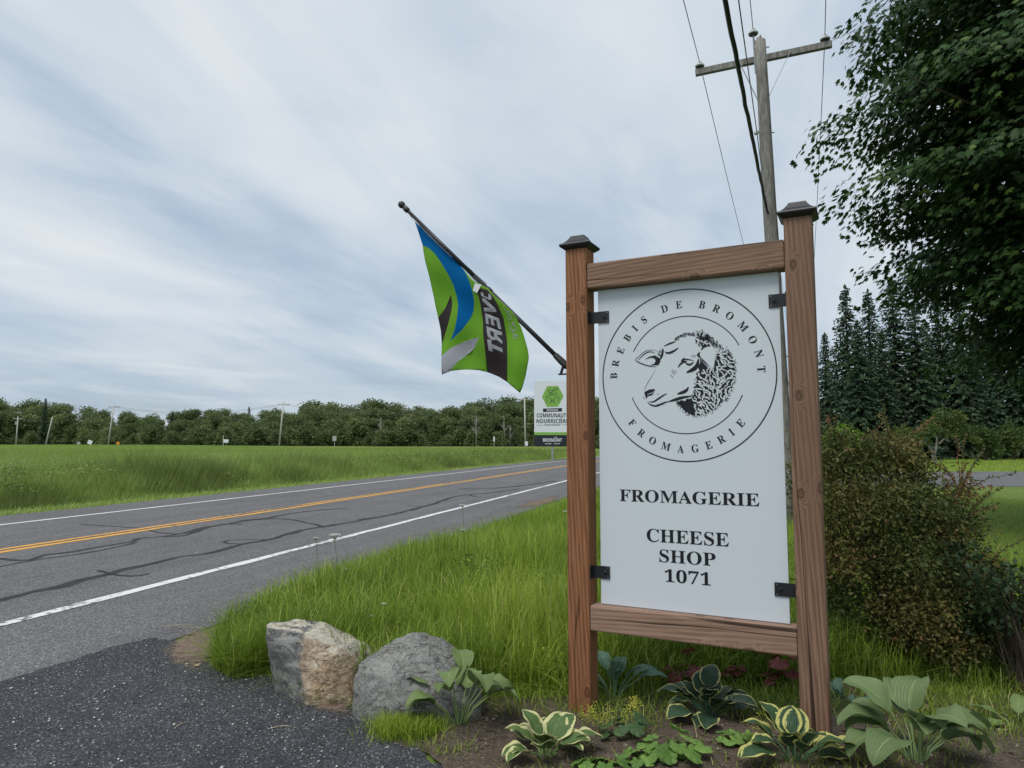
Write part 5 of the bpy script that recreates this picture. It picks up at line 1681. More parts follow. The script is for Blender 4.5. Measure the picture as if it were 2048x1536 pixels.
shrub('lime_shrub', 'bright lime green shrub against the dark spruces', 'shrub', (b.x, b.y, 0), [(rr.uniform(-.75, .9), rr.uniform(-.6, .6), rr.uniform(0.6, 2.0), .62, .6, .5) for _ in range(12)], 2600, 0.17, 0.6, LIME, 0.03, 8)

# maple at the right: boughs reach into the picture, the trunk stands outside it
MC = Vector((10.95, 10.9, 0))
maple = thing('maple_tree', 'large dark green maple with layered drooping boughs beside the sign', 'tree', MC)
tmpl = [(0, 0.0), (0.36, -0.06), (0.30, 0.12), (0.55, 0.28), (0.38, 0.36), (0.46, 0.66), (0.20, 0.55), (0.0, 1.0)]
outl = tmpl + [(-a_, b_) for a_, b_ in tmpl[-2:0:-1]]
LT_ = np.array([(0.0, 0.42)] + outl)
LF_ = np.array([(0, i, i % len(outl) + 1) for i in range(1, len(outl) + 1)])
LF_ = np.array([(0, i + 1, (i + 1) % len(outl) + 1) for i in range(len(outl))])
def maple_leaves(P, A, Nn, S):
    n = len(P)
    A = unit(A)
    Sd = unit(np.cross(A, Nn))
    Nu = np.cross(Sd, A)
    lx, ly = LT_[:, 0], LT_[:, 1]
    bend = -0.18 * ly ** 2 - 0.25 * np.abs(lx) ** 1.5
    V = P[:, None] + S[:, None, None] * (Sd[:, None] * lx[None, :, None] + A[:, None] * ly[None, :, None] + Nu[:, None] * bend[None, :, None])
    F = (LF_[None] + len(LT_) * np.arange(n)[:, None, None]).reshape(-1, 3)
    return V.reshape(-1, 3), F
r_ = np.random.default_rng(77)
sprays = []
RX, RZ, ZC = 4.35, 5.2, 7.2
cnt = 0
while len(sprays) < 2100:
    d = unit(r_.normal(size=(1, 3)))[0]
    rad_ = r_.uniform(0.55, 1.0) ** 0.5
    p = np.array([d[0] * RX, d[1] * RX, ZC + d[2] * RZ]) * np.array([rad_, rad_, 1]) if False else np.array([d[0] * RX * rad_, d[1] * RX * rad_, ZC + d[2] * RZ * rad_])
    if p[2] < 2.5 or p[2] > 10.5:
        continue
    lim = 1.0 + 0.16 * math.sin(p[2] * 4.1 + math.atan2(p[1], p[0]) * 3) + 0.10 * math.sin(p[2] * 9.3 + math.atan2(p[1], p[0]) * 7)
    p[:2] *= lim
    wx, wy = p[0] + MC.x, p[1] + MC.y
    if wx > wy * 1.0 + 0.5 and r_.random() < 0.72:      # thinner on the side nobody sees
        continue
    sprays.append((p, d))
P, A, Nn, S, T = [], [], [], [], []
SPRAY_T = []
for p, d in sprays:
    out = np.array([p[0], p[1], 0]) / max(np.hypot(p[0], p[1]), 0.1)
    dirv = unit((out + r_.normal(0, 0.35, 3) * np.array([1, 1, 0.3]) + np.array([0, 0, -0.38]))[None])[0]
    side = unit(np.cross(dirv, [0, 0, 1])[None])[0]
    upn = np.cross(side, dirv)
    n = r_.integers(30, 48)
    a_ = r_.uniform(-0.55, 0.75, n)
    b_ = r_.normal(0, 0.30, n) * (1 - 0.55 * np.abs(a_))
    c_ = r_.normal(0, 0.07, n)
    P.append(p + a_[:, None] * dirv + b_[:, None] * side + c_[:, None] * upn)
    A.append(dirv * 0.8 + side * np.sign(b_)[:, None] * r_.uniform(0.1, 1.0, (n, 1)) + np.array([0, 0, -0.35]) + r_.normal(0, 0.25, (n, 3)))
    Nn.append(upn + out * 0.25 + r_.normal(0, 0.35, (n, 3)))
    S.append(r_.uniform(0.08, 0.14, n))
    tb_ = r_.uniform(0.05, 0.6)
    T.append(np.clip(tb_ + 0.2 * (a_ > 0.3) + r_.normal(0, 0.12, n), 0, 1))
P, A, Nn, S, T = map(np.concatenate, (P, A, Nn, S, T))
uu = CXP + FPX * (P[:, 0] + MC.x) / np.maximum(P[:, 1] + MC.y, 0.5)
seen = (uu < 2230) & (P[:, 2] < 9.0)
V, F = maple_leaves(P[seen], A[seen], Nn[seen], S[seen])
bulk('crown', V, F, MAPLE, maple, np.repeat(T[seen], len(LT_)))['kind'] = 'stuff'
V, F = leaf_quads(P[~seen], unit(A[~seen]), S[~seen] * 1.1, S[~seen])
inn = unit(r_.normal(size=(9000, 3))) * (r_.random((9000, 1)) ** 0.4 * 0.78) * np.array([RX, RX, RZ]) + np.array([0, 0, ZC])
inn = inn[(inn[:, 2] > 3.0) & (inn[:, 2] < 11)]
V2, F2 = leaf_quads(inn, unit(r_.normal(size=(len(inn), 3))), 0.32, 0.26)
tt2 = np.concatenate([np.repeat(T[~seen], 4), np.repeat(r_.uniform(0, 0.4, len(inn)), 4)])
bulk('inner_crown', np.concatenate([V, V2]), np.concatenate([F, F2 + len(V)]), MAPLE, maple, tt2)['kind'] = 'stuff'
mb = MB().tube([(0, 0, -0.2), (0, 0.05, 2.2), (0.1, 0, 5), (0, 0.1, 9.5)], [0.36, 0.27, 0.2, 0.05], 12)
mb.build('trunk', BARK, maple, True)
mb = MB()
r2 = random.Random(4)
for i in range(0, len(sprays), 26):
    p, d = sprays[i]
    q = Vector(p)
    s_ = Vector((0, 0, max(2.0, p[2] - 1.2 - 0.25 * math.hypot(p[0], p[1]))))
    m_ = s_.lerp(q, 0.55) + Vector((0, 0, 0.35))
    mb.tube([s_, m_, q], [0.06, 0.032, 0.008], 5)
mb.build('limbs', BARK, maple)

# ------------------------------------------------------------------ boulders
def rock_mat(name, kind):
    m = Mat(name, 0.88, 0.2)
    n1 = m.noise(2.2, 4, 0.6)
    n2 = m.noise(9, 8, 0.72, dist=0.6)
    n3 = m.noise(60, 6, 0.7)
    vein = m.noise(5, 4, 0.6, m.mapping((1, 1, 3.0), rot=(0.4, 0.5, 0.2)), dist=1.2)
    if kind == 'tan':
        f = m.attr('facet')
        warm = m.ramp(n2, [(0.30, (0.22, 0.16, 0.115)), (0.45, (0.38, 0.30, 0.225)), (0.6, (0.54, 0.45, 0.35)), (0.75, (0.64, 0.57, 0.46))])
        rust = m.ramp(n1, [(0.52, 0.0), (0.68, 0.6)])
        warm = m.mix(rust, warm, (0.32, 0.19, 0.085))
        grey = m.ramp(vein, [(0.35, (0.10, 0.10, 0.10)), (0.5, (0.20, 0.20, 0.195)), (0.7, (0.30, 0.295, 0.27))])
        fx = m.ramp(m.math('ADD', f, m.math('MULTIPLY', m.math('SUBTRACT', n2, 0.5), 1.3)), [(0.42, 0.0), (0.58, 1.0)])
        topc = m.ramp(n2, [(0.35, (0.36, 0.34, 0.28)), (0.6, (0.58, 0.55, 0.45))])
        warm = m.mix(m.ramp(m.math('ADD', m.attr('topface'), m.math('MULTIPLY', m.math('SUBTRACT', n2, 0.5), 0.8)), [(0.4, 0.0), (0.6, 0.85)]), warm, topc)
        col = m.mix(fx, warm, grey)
    else:
        g1 = m.ramp(n2, [(0.3, (0.125, 0.13, 0.12)), (0.5, (0.225, 0.23, 0.215)), (0.72, (0.34, 0.345, 0.32))])
        warmf = m.ramp(n1, [(0.45, 0.0), (0.7, 0.5)])
        col = m.mix(warmf, g1, (0.23, 0.20, 0.19))
        lich = m.ramp(m.noise(22, 5, 0.7), [(0.56, 0.0), (0.62, 0.35)])
        col = m.mix(lich, col, (0.30, 0.32, 0.26))
    crack = m.ramp(vein, [(0.488, 0.0), (0.5, 0.6), (0.512, 0.0)])
    col = m.mix(crack, col, (0.06, 0.055, 0.05))
    sp = m.ramp(n3, [(0.35, 0.72), (0.65, 1.2)])
    m.color(m.mix(1.0, col, sp, 'MULTIPLY'))
    m.bump(m.math('ADD', m.math('MULTIPLY', n2, 1.0), m.math('SUBTRACT', m.math('MULTIPLY', n3, 0.5), crack)), 0.85, 0.02)
    return m.m
def boulder(name, label, pix, low, mat, seed, rough, soften, facet_fn=None):
    """hull of measured points, subdivided and weathered"""
    P = [AT(*p) for p in pix]
    c = sum(P, Vector()) / len(P)
    c.z = 0.0
    bm = bmesh.new()
    for p in P:
        bm.verts.new(p - c)
    for f in low:                                   # buried foot
        q = AT(*f) - c
        bm.verts.new(Vector((q.x, q.y, -0.12)))
    r_ = bmesh.ops.convex_hull(bm, input=list(bm.verts))
    bmesh.ops.delete(bm, geom=[g for g in set(r_['geom_interior'] + r_['geom_unused']) if isinstance(g, bmesh.types.BMVert)], context='VERTS')
    bmesh.ops.triangulate(bm, faces=list(bm.faces))
    for k_ in range(5):
        long_e = [e for e in bm.edges if e.calc_length() > 0.016]
        if not long_e:
            break
        bmesh.ops.subdivide_edges(bm, edges=long_e, cuts=1, use_grid_fill=True)
        bmesh.ops.triangulate(bm, faces=list(bm.faces))
        if k_ in (2, 3):
            for _ in range(soften):
                bmesh.ops.smooth_vert(bm, verts=list(bm.verts), factor=0.5, use_axis_x=True, use_axis_y=True, use_axis_z=True)
    bm.normal_update()
    for v in bm.verts:
        p = v.co
        nz = noise.fractal(p * 5.0 + Vector((seed, 0, 0)), 1.0, 2.1, 5) * rough
        nz += noise.fractal(p * 22 + Vector((0, seed, 0)), 0.9, 2.1, 4) * rough * 0.32
        rg = abs(noise.noise(p * 9 + Vector((seed, 2, 3)))) ** 0.5
        nz -= max(0, 0.25 - rg) * rough * 1.6
        st = p.z * 0.85 + p.x * 0.75 + 0.30 * p.y + 0.06 * noise.noise(p * 6 + Vector((seed, 5, 5)))
        nz += rough * 0.5 * (abs((st * 9) % 1.0 - 0.5) - 0.25)
        v.co = p + v.normal * nz
    me = bpy.data.meshes.new(name)
    bm.to_mesh(me)
    bm.free()
    at = me.attributes.new('facet', 'FLOAT', 'POINT')
    co = np.array([v.co[:] for v in me.vertices])
    at.data.foreach_set('value', (facet_fn(co + np.array(c)) if facet_fn else np.zeros(len(co))).astype(np.float32))
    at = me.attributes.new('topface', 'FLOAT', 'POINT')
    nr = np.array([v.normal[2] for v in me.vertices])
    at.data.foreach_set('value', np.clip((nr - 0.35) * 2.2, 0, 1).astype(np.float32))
    me.shade_smooth()
    o = link(name, me, mat)
    o.location = c
    return tag(o, label, 'boulder')
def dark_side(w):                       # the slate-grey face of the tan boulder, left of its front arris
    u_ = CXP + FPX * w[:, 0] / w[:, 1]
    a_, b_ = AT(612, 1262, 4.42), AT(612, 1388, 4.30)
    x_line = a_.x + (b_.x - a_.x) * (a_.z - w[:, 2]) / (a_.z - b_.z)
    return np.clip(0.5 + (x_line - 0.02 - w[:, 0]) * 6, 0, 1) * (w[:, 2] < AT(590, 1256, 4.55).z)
boulder('boulder', 'angular tan and grey granite boulder with a flat pale top',
        [(528, 1250, 4.56), (536, 1243, 4.72), (600, 1239, 4.80), (655, 1244, 4.78), (702, 1270, 4.72), (735, 1290, 4.66), (754, 1308, 4.62), (748, 1340, 4.52), (704, 1400, 4.30), (660, 1396, 4.27), (615, 1392, 4.27), (582, 1366, 4.40), (556, 1345, 4.50), (538, 1300, 4.54), (612, 1264, 4.42), (680, 1292, 4.36), (718, 1320, 4.40), (545, 1300, 5.05), (640, 1262, 5.10), (745, 1322, 4.98)],
        [(560, 1340, 4.52), (615, 1390, 4.29), (704, 1400, 4.32), (750, 1340, 4.55), (740, 1330, 4.98), (550, 1330, 5.0)], rock_mat('tan_granite', 'tan'), 2.0, 0.015, 1, dark_side)
boulder('boulder', 'rounded grey boulder with a stepped ledge at the bed edge',
        [(703, 1352, 4.15), (713, 1330, 4.2), (745, 1308, 4.25), (790, 1278, 4.32), (828, 1257, 4.38), (852, 1259, 4.40), (888, 1274, 4.38), (918, 1302, 4.33), (946, 1345, 4.27), (967, 1375, 4.2), (964, 1404, 4.1), (930, 1428, 4.02), (880, 1438, 3.98), (830, 1442, 3.97), (770, 1440, 3.98), (730, 1422, 4.03), (708, 1388, 4.1), (765, 1345, 4.04), (840, 1325, 4.06), (900, 1355, 4.02), (825, 1390, 3.93), (760, 1320, 4.66), (880, 1305, 4.70), (950, 1370, 4.52)],
        [(708, 1390, 4.12), (770, 1440, 4.0), (880, 1440, 4.0), (962, 1400, 4.12), (940, 1370, 4.5), (740, 1340, 4.5)], rock_mat('grey_stone', 'grey'), 5.5, 0.016, 3)

# ------------------------------------------------------------------ bed plants
def leaf_surface(L, Wd, arch, cup, tipcurl, pet, pet_lift, nu=8, nv=14, wav=0.0, seed=0, pet_r=0.004, shape=0.8):
    """one leaf: petiole from the crown, blade with arched midrib; x is outward, z up"""
    base = Vector((pet * math.cos(pet_lift), 0, pet * math.sin(pet_lift)))
    V, F, ac, al_ = [], [], [], []
    ang_, p = pet_lift * 0.85, base.copy()
    rows = []
    for j in range(nv + 1):
        v = j / nv
        w = Wd / 2 * (math.sin(PI * min(1, v ** shape)) ** 0.75) * (1 - 0.12 * v) if 0 < v < 1 else 0.0005
        rows.append((p.copy(), ang_, w, v))
        st = L / nv
        p = p + Vector((math.cos(ang_) * st, 0, math.sin(ang_) * st))
        ang_ -= arch / nv + tipcurl * v * v / nv * 2
    for (q, a_, w, v) in rows:
        for i in range(nu + 1):
            u_ = -1 + 2 * i / nu
            up_ = Vector((-math.sin(a_), 0, math.cos(a_)))
            lift = cup * w * (abs(u_) ** 1.4) + wav * math.sin(v * 13 + seed + u_ * 2) * abs(u_) * w
            V.append(q + Vector((0, u_ * w, 0)) + up_ * lift)
            ac.append(u_)
            al_.append(v)
    for j in range(nv):
        for i in range(nu):
            a = j * (nu + 1) + i
            F.append((a, a + 1, a + nu + 2, a + nu + 1))
    mb = MB()
    mb.tube([(0, 0, -0.02), base * 0.5 + Vector((-0.06 * pet, 0, 0.04 * pet)), base + Vector((L * 0.04 * math.cos(pet_lift), 0, L * 0.04 * math.sin(pet_lift)))], [pet_r * 1.3, pet_r, pet_r * 0.7], 6, False)
    nb_ = len(V)
    V += [Vector(q) for q in mb.v]
    T4 = F + [tuple(nb_ + i for i in f) for f in mb.f]
    ac += [0.0] * len(mb.v)
    al_ += [0.02] * len(mb.v)
    return np.array([tuple(q) for q in V]), np.array(T4), ac, al_
def hosta_mat(name, mid, light, margin=None, mw=0.62, rough=0.5):
    m = Mat(name, rough, 0.35)
    ac, al_ = m.attr('across'), m.attr('along')
    n = m.noise(26, 4, 0.6)
    oi = m.n('ShaderNodeObjectInfo')
    vein = m.math('SINE', m.math('MULTIPLY', ac, 34))
    g = m.ramp(m.math('ADD', m.math('MULTIPLY', n, 0.55), m.math('MULTIPLY', oi.outputs['Random'], 0.45)), [(0.25, mid), (0.75, light)])
    g = m.mix(m.ramp(vein, [(0.75, 0.0), (1.0, 0.30)]), g, tuple(c * 1.5 for c in light))
    g = m.mix(m.ramp(m.math('ABSOLUTE', ac), [(0.0, 0.6), (0.05, 0.0)]), g, tuple(min(1, c * 2.0) for c in light))
    if margin:
        streak = m.noise(1.0, 4, 0.65, None)
        cmb = m.n('ShaderNodeCombineXYZ')
        m.l(m.math('MULTIPLY', ac, 7.0), cmb.inputs[0])
        m.l(m.math('MULTIPLY', al_, 5.0), cmb.inputs[1])
        m.l(m.math('MULTIPLY', oi.outputs['Random'], 20), cmb.inputs[2])
        st = m.noise(1.3, 5, 0.7, cmb.outputs[0])
        edge = m.math('ADD', m.math('ABSOLUTE', ac), m.math('ADD', m.math('MULTIPLY', m.math('SUBTRACT', st, 0.5), 0.75), m.math('MULTIPLY', m.ramp(al_, [(0.75, 0.0), (1.0, 1.0)]), 0.3)))
        mk = m.ramp(edge, [(mw, 0.0), (mw + 0.04, 1.0)])
        g = m.mix(mk, g, m.ramp(n, [(0.35, margin), (0.7, tuple(min(1, c * 1.12) for c in margin))]))
    m.color(g)
    m.bump(vein, 0.35, 0.003)
    m.translucent(g, 0.22)
    return m.m
H_GREEN = hosta_mat('hosta_green', (0.125, 0.185, 0.06), (0.19, 0.265, 0.09))
H_BIG = hosta_mat('hosta_sage', (0.115, 0.175, 0.066), (0.175, 0.245, 0.10))
H_BLUE = hosta_mat('hosta_blue', (0.10, 0.185, 0.13), (0.16, 0.26, 0.18))
H_CREAM = hosta_mat('hosta_cream_edge', (0.075, 0.135, 0.04), (0.12, 0.19, 0.055), (0.62, 0.60, 0.30), 0.70)
H_DARK = hosta_mat('hosta_dark_edge', (0.018, 0.045, 0.026), (0.035, 0.075, 0.038), (0.47, 0.46, 0.17), 0.84)
H_GOLD = hosta_mat('hosta_gold_edge', (0.03, 0.07, 0.035), (0.055, 0.11, 0.045), (0.52, 0.50, 0.16), 0.72)
def hosta(label, px, mat, n, L, Wd, pet, lift_rng, seed, arch=1.1, cup=0.35, curl=0.5, group=None, lift_fn=None, zoff=0.012):
    b = G(px[0], px[1], 0.02)
    b = Vector((b.x, b.y, gz(b.x, b.y) + zoff))
    r2 = random.Random(seed)
    o = thing('hosta_plant', label, 'plant', b, group=group)
    meshes = []
    for k_ in range(4):
        V, F, ac, al_ = leaf_surface(L * r2.uniform(0.88, 1.1), Wd * r2.uniform(0.9, 1.1), arch * r2.uniform(0.75, 1.3), cup * r2.uniform(0.6, 1.3), curl * r2.uniform(0.4, 1.5), pet * r2.uniform(0.85, 1.15), 0.0 + lift_rng[0] + (lift_rng[1] - lift_rng[0]) * k_ / 3, wav=0.10, seed=seed + k_, pet_r=0.004 if L > 0.15 else 0.0028)
        lf = bulk('leaf', V, F, mat, o, None, True, {'across': ac, 'along': al_})
        meshes.append(lf.data)
        bpy.data.objects.remove(lf)
    for i in range(n):
        k_ = i % 4
        lf = bpy.data.objects.new('leaf', meshes[k_])
        C.objects.link(lf)
        lf.parent = o
        a = i * 2.39996 + r2.uniform(-.25, .25)
        lf.rotation_euler = (r2.uniform(-.22, .22), r2.uniform(-.12, .12), a)
        s = r2.uniform(0.78, 1.12) * (1.0 if k_ < 2 else 0.92)
        lf.scale = (s, s, s)
        lf.location = (0.02 * math.cos(a), 0.02 * math.sin(a), 0)
    return o
hosta('green hosta with long stalks in front of the grey boulder', (918, 1446), H_GREEN, 14, 0.24, 0.135, 0.24, (0.9, 1.5), 3, 1.6, 0.30, 1.0)
hosta('cream edged hosta in front of the reddish sign post', (1092, 1512), H_CREAM, 16, 0.175, 0.13, 0.09, (0.5, 1.3), 5, 0.75, 0.22, 0.3)
hosta('wide dark yellow edged hosta between the two sign posts', (1418, 1438), H_DARK, 30, 0.165, 0.115, 0.13, (0.5, 1.35), 8, 1.1, 0.2, 0.5)
hosta('gold edged hosta at the foot of the greyish sign post', (1590, 1548), H_GOLD, 18, 0.185, 0.13, 0.12, (0.5, 1.35), 12, 0.9, 0.22, 0.4)
hosta('large plain sage green hosta at the right of the greyish post', (1835, 1560), H_BIG, 19, 0.25, 0.185, 0.21, (0.65, 1.42), 15, 1.3, 0.28, 0.7)
hosta('pale blue green hosta behind the reddish sign post', (1228, 1392), H_BLUE, 13, 0.19, 0.10, 0.17, (0.8, 1.45), 19, 1.0, 0.4, 0.3)
hosta('small blue green hosta right behind the greyish sign post', (1680, 1412), H_BLUE, 9, 0.14, 0.08, 0.08, (0.3, 1.3), 23, 1.0, 0.35, 0.4)
hosta('dark green dock plant under the overhanging shrub', (2035, 1455), H_GREEN, 5, 0.16, 0.08, 0.07, (0.3, 1.0), 29, 0.9, 0.3, 0.3)
def lobed_leaf(R_, lobes, stalk, tilt, seed, fold=0.12):
    r2 = random.Random(seed)
    V, F = [], []
    c0_ = Vector((0, 0, stalk))
    n = lobes * 6
    V.append((0, 0, stalk - 0.06 * R_))
    ac, al_ = [0.0], [0.0]
    for ring in (0.5, 1.0):
        for i in range(n):
            a = 2 * PI * (i / n)
            f = i / n * lobes
            rr_ = 0.80 + 0.20 * abs(math.sin(PI * f)) ** 0.6 + 0.05 * math.sin(6 * PI * f)
            gap = 1 - 0.85 * math.exp(-((a - PI) / 0.28) ** 2) * ring
            r = R_ * (rr_ if ring == 1 else 0.55) * gap * (1 if ring == 1 else 1)
            zz = fold * R_ * math.cos(2 * PI * f) * ring * -0.5 - 0.10 * R_ * ring * ring + 0.05 * R_ * math.sin(a * 2 + seed)
            V.append((r * math.cos(a), r * math.sin(a), stalk + zz))
            ac.append(f % 1.0)
            al_.append(ring)
    for i in range(n):
        j = (i + 1) % n
        F.append((0, 1 + i, 1 + j, 0))
        F.append((1 + i, 1 + n + i, 1 + n + j, 1 + j))
    V = [Vector(v) for v in V]
    Rm = Matrix.Rotation(tilt, 4, 'Y')
    V = [c0_ + Rm @ (v - c0_) for v in V]
    mb = MB().tube([(-0.4 * stalk, 0, 0), (-0.12 * stalk, 0, stalk * 0.6), c0_], [0.0022, 0.002, 0.0015], 5, False)
    me = bpy.data.meshes.new('leaf')
    nb_ = len(V)
    fs = [tuple(dict.fromkeys(f)) for f in F] + [tuple(nb_ + i for i in f) for f in mb.f]
    me.from_pydata([tuple(v) for v in V] + list(mb.v), [], fs)
    for nm, vals in (('across', ac + [0.0] * len(mb.v)), ('along', al_ + [0.0] * len(mb.v))):
        at = me.attributes.new(nm, 'FLOAT', 'POINT')
        at.data.foreach_set('value', np.array(vals, np.float32))
    me.shade_smooth()
    return me
def lobed_mat(name, a, b, vein):
    m = Mat(name, 0.55, 0.3)
    n = m.noise(30, 4)
    oi = m.n('ShaderNodeObjectInfo')
    g = m.ramp(m.math('ADD', m.math('MULTIPLY', n, 0.5), m.math('MULTIPLY', oi.outputs['Random'], 0.5)), [(0.25, a), (0.75, b)])
    f = m.attr('across')
    d = m.math('ABSOLUTE', m.math('SUBTRACT', f, 0.5))
    g = m.mix(m.ramp(d, [(0.0, 0.55), (0.07, 0.0)]), g, vein)
    m.color(g)
    m.bump(d, 0.4, 0.006)
    m.translucent(g, 0.28)
    return m.m
L_ALCH = lobed_mat('lady_mantle_leaf', (0.10, 0.20, 0.04), (0.20, 0.34, 0.075), (0.30, 0.42, 0.14))
L_ALCH2 = lobed_mat('lady_mantle_leaf_dark', (0.05, 0.10, 0.04), (0.09, 0.16, 0.06), (0.14, 0.22, 0.10))
L_RED = lobed_mat('coral_bells_leaf', (0.09, 0.022, 0.022), (0.19, 0.045, 0.04), (0.24, 0.08, 0.065))
def rosette(name, label, px, mat, n, R_, spread, hgt, seed, lobes=7, cat='plant', group=None):
    b = G(px[0], px[1], 0.02)
    b = Vector((b.x, b.y, gz(b.x, b.y) + 0.012))
    o = thing(name, label, cat, b, group=group)
    r2 = random.Random(seed)
    ms = [lobed_leaf(R_ * r2.uniform(0.85, 1.15), lobes, hgt * (0.6 + 0.25 * k_), r2.uniform(0.15, 0.6), seed + k_) for k_ in range(3)]
    for m_ in ms:
        m_.materials.append(mat)
    for i in range(n):
        lf = bpy.data.objects.new('leaf', ms[i % 3])
        C.objects.link(lf)
        lf.parent = o
        a = i * 2.39996
        rr_ = spread * math.sqrt((i + 0.4) / n)
        lf.location = (rr_ * math.cos(a), rr_ * math.sin(a) * 0.8, -0.004)
        lf.rotation_euler = (r2.uniform(-.2, .2), r2.uniform(-.15, .3), a + r2.uniform(-.4, .4))
        s = r2.uniform(0.65, 1.15)
        lf.scale = (s, s, s * r2.uniform(0.8, 1.15))
    return o
ALC = 'scalloped leaf plants along the front of the bed'
rosette('lady_mantle', 'dark scalloped leaf plant left of the wide dark hosta', (1250, 1478), L_ALCH2, 13, 0.045, 0.12, 0.10, 51)
rosette('lady_mantle', 'bright scalloped leaf plant between the cream and gold edged hostas', (1345, 1524), L_ALCH, 15, 0.052, 0.15, 0.09, 52)
rosette('lady_mantle', 'low scalloped leaf plant right beside the cream edged hosta', (1205, 1542), L_ALCH, 11, 0.05, 0.13, 0.06, 53)
rosette('lady_mantle', 'small scalloped leaf plant beside the gold edged hosta', (1468, 1500), L_ALCH, 8, 0.045, 0.09, 0.07, 54)
rosette('lady_mantle', 'mid green scalloped leaf plant between the two bright ones', (1290, 1530), L_ALCH, 9, 0.05, 0.12, 0.07, 55)
rosette('coral_bells', 'wide dark red leaved plant behind the wide dark hosta', (1385, 1378), L_RED, 18, 0.05, 0.15, 0.19, 61, 6)
rosette('coral_bells', 'single small dark red leaved plant in the middle of the bed', (1468, 1376), L_RED, 6, 0.04, 0.04, 0.17, 62, 6)
rosette('coral_bells', 'dark red leaved plant beside the greyish sign post', (1562, 1385), L_RED, 15, 0.048, 0.11, 0.20, 63, 6)
YEL = plain('yellow_green_blossom', (0.42, 0.42, 0.06), 0.7, 0.2, 0, 0.25, 60)
STEMG = plain('green_stem', (0.10, 0.16, 0.04), 0.7, 0.2)
def blob_cloud(cs, r):
    n = len(cs)
    base = np.array([(1, 0, 0), (-1, 0, 0), (0, 1, 0), (0, -1, 0), (0, 0, 1), (0, 0, -1)], float)
    V = (np.array(cs)[:, None] + base[None] * (r * rng.uniform(0.6, 1.3, (n, 1, 1)))).reshape(-1, 3)
    T = np.array([(0, 2, 4), (2, 1, 4), (1, 3, 4), (3, 0, 4), (2, 0, 5), (1, 2, 5), (3, 1, 5), (0, 3, 5)])
    return V, (T[None] + 6 * np.arange(n)[:, None, None]).reshape(-1, 3)
def spray(label, px, h, n, seed, spread=0.05):
    b = G(px[0], px[1], 0.02)
    b.z = gz(b.x, b.y)
    o = thing('flower_spray', label, 'flower', b)
    r2 = random.Random(seed)
    mb, cs = MB(), []
    for i in range(5):
        t_ = Vector((r2.gauss(0, spread * 0.7), r2.gauss(0, spread * 0.5), h * r2.uniform(0.75, 1.0)))
        mb.tube([(0, 0, 0), t_ * 0.5 + Vector((0, 0, 0.01)), t_], 0.0014, 4)
        for j in range(n // 5):
            cs.append(tuple(t_ + Vector((r2.gauss(0, 0.016), r2.gauss(0, 0.016), r2.gauss(0, 0.02)))))
    mb.build('stem', STEMG, o)
    V, F = blob_cloud(cs, 0.0034)
    bulk('blossom', V, F, YEL, o)['kind'] = 'stuff'
spray('yellow green flower spray in front of the reddish sign post', (1172, 1470), 0.15, 130, 71)
spray('yellow green flower spray at the inner side of the reddish sign post', (1207, 1475), 0.14, 130, 72)
spray('tall yellow green flower spray above the dark scalloped leaves', (1272, 1475), 0.18, 200, 73, 0.07)
spray('faint yellow green flower spray behind the gold edged hosta', (1530, 1505), 0.13, 90, 74, 0.06)
WHITEFL = plain('white_blossom', (0.62, 0.63, 0.58), 0.8, 0.2)
def umbel(label, u_, v_, dist, size, seed):
    t_ = AT(u_, v_, dist)
    b = Vector((t_.x + 0.04, t_.y + 0.03, gz(t_.x, t_.y)))
    o = thing('umbel_flower', label, 'flower', b)
    r2 = random.Random(seed)
    q = t_ - b
    mb = MB().tube([(0, 0, 0), q * 0.5 + Vector((0.01, 0, 0)), q + Vector((0, 0, -size * 0.5))], 0.0022, 5)
    cs = []
    for i in range(16):
        a = i * 2.4
        r = size * 0.5 * math.sqrt((i + 0.5) / 16)
        e_ = q + Vector((r * math.cos(a), r * math.sin(a), -0.15 * r))
        mb.tube([q + Vector((0, 0, -size * 0.5)), e_], 0.001, 3, False)
        cs += [tuple(e_ + Vector((r2.gauss(0, size * 0.05), r2.gauss(0, size * 0.05), r2.gauss(0, size * 0.025)))) for _ in range(8)]
    mb.build('stem', STEMG, o)
    V, F = blob_cloud(cs, size * 0.04)
    bulk('blossom', V, F, WHITEFL, o)['kind'] = 'stuff'
umbel('wide white umbel flower standing up against the road edge line', 670, 1068, 6.6, 0.11, 81)
umbel('small white umbel flower beside the wide one at the road edge', 632, 1075, 6.7, 0.055, 82)
umbel('white umbel flower high over the edge line farther up the road', 925, 1009, 8.2, 0.075, 83)
umbel('white umbel flower in the grass above the gap between the boulders', 768, 1206, 5.4, 0.055, 84)
umbel('low white flower head in the grass behind the tan boulder', 744, 1231, 5.1, 0.035, 85)
umbel('white flower head at the verge edge below the small umbel', 926, 1059, 8.0, 0.05, 86)
umbel('white flower head in the grass beside the reddish post', 1130, 1022, 9.5, 0.06, 87)
umbel('tiny white flower head on the verge edge near the wide umbel', 693, 1138, 6.8, 0.04, 88)
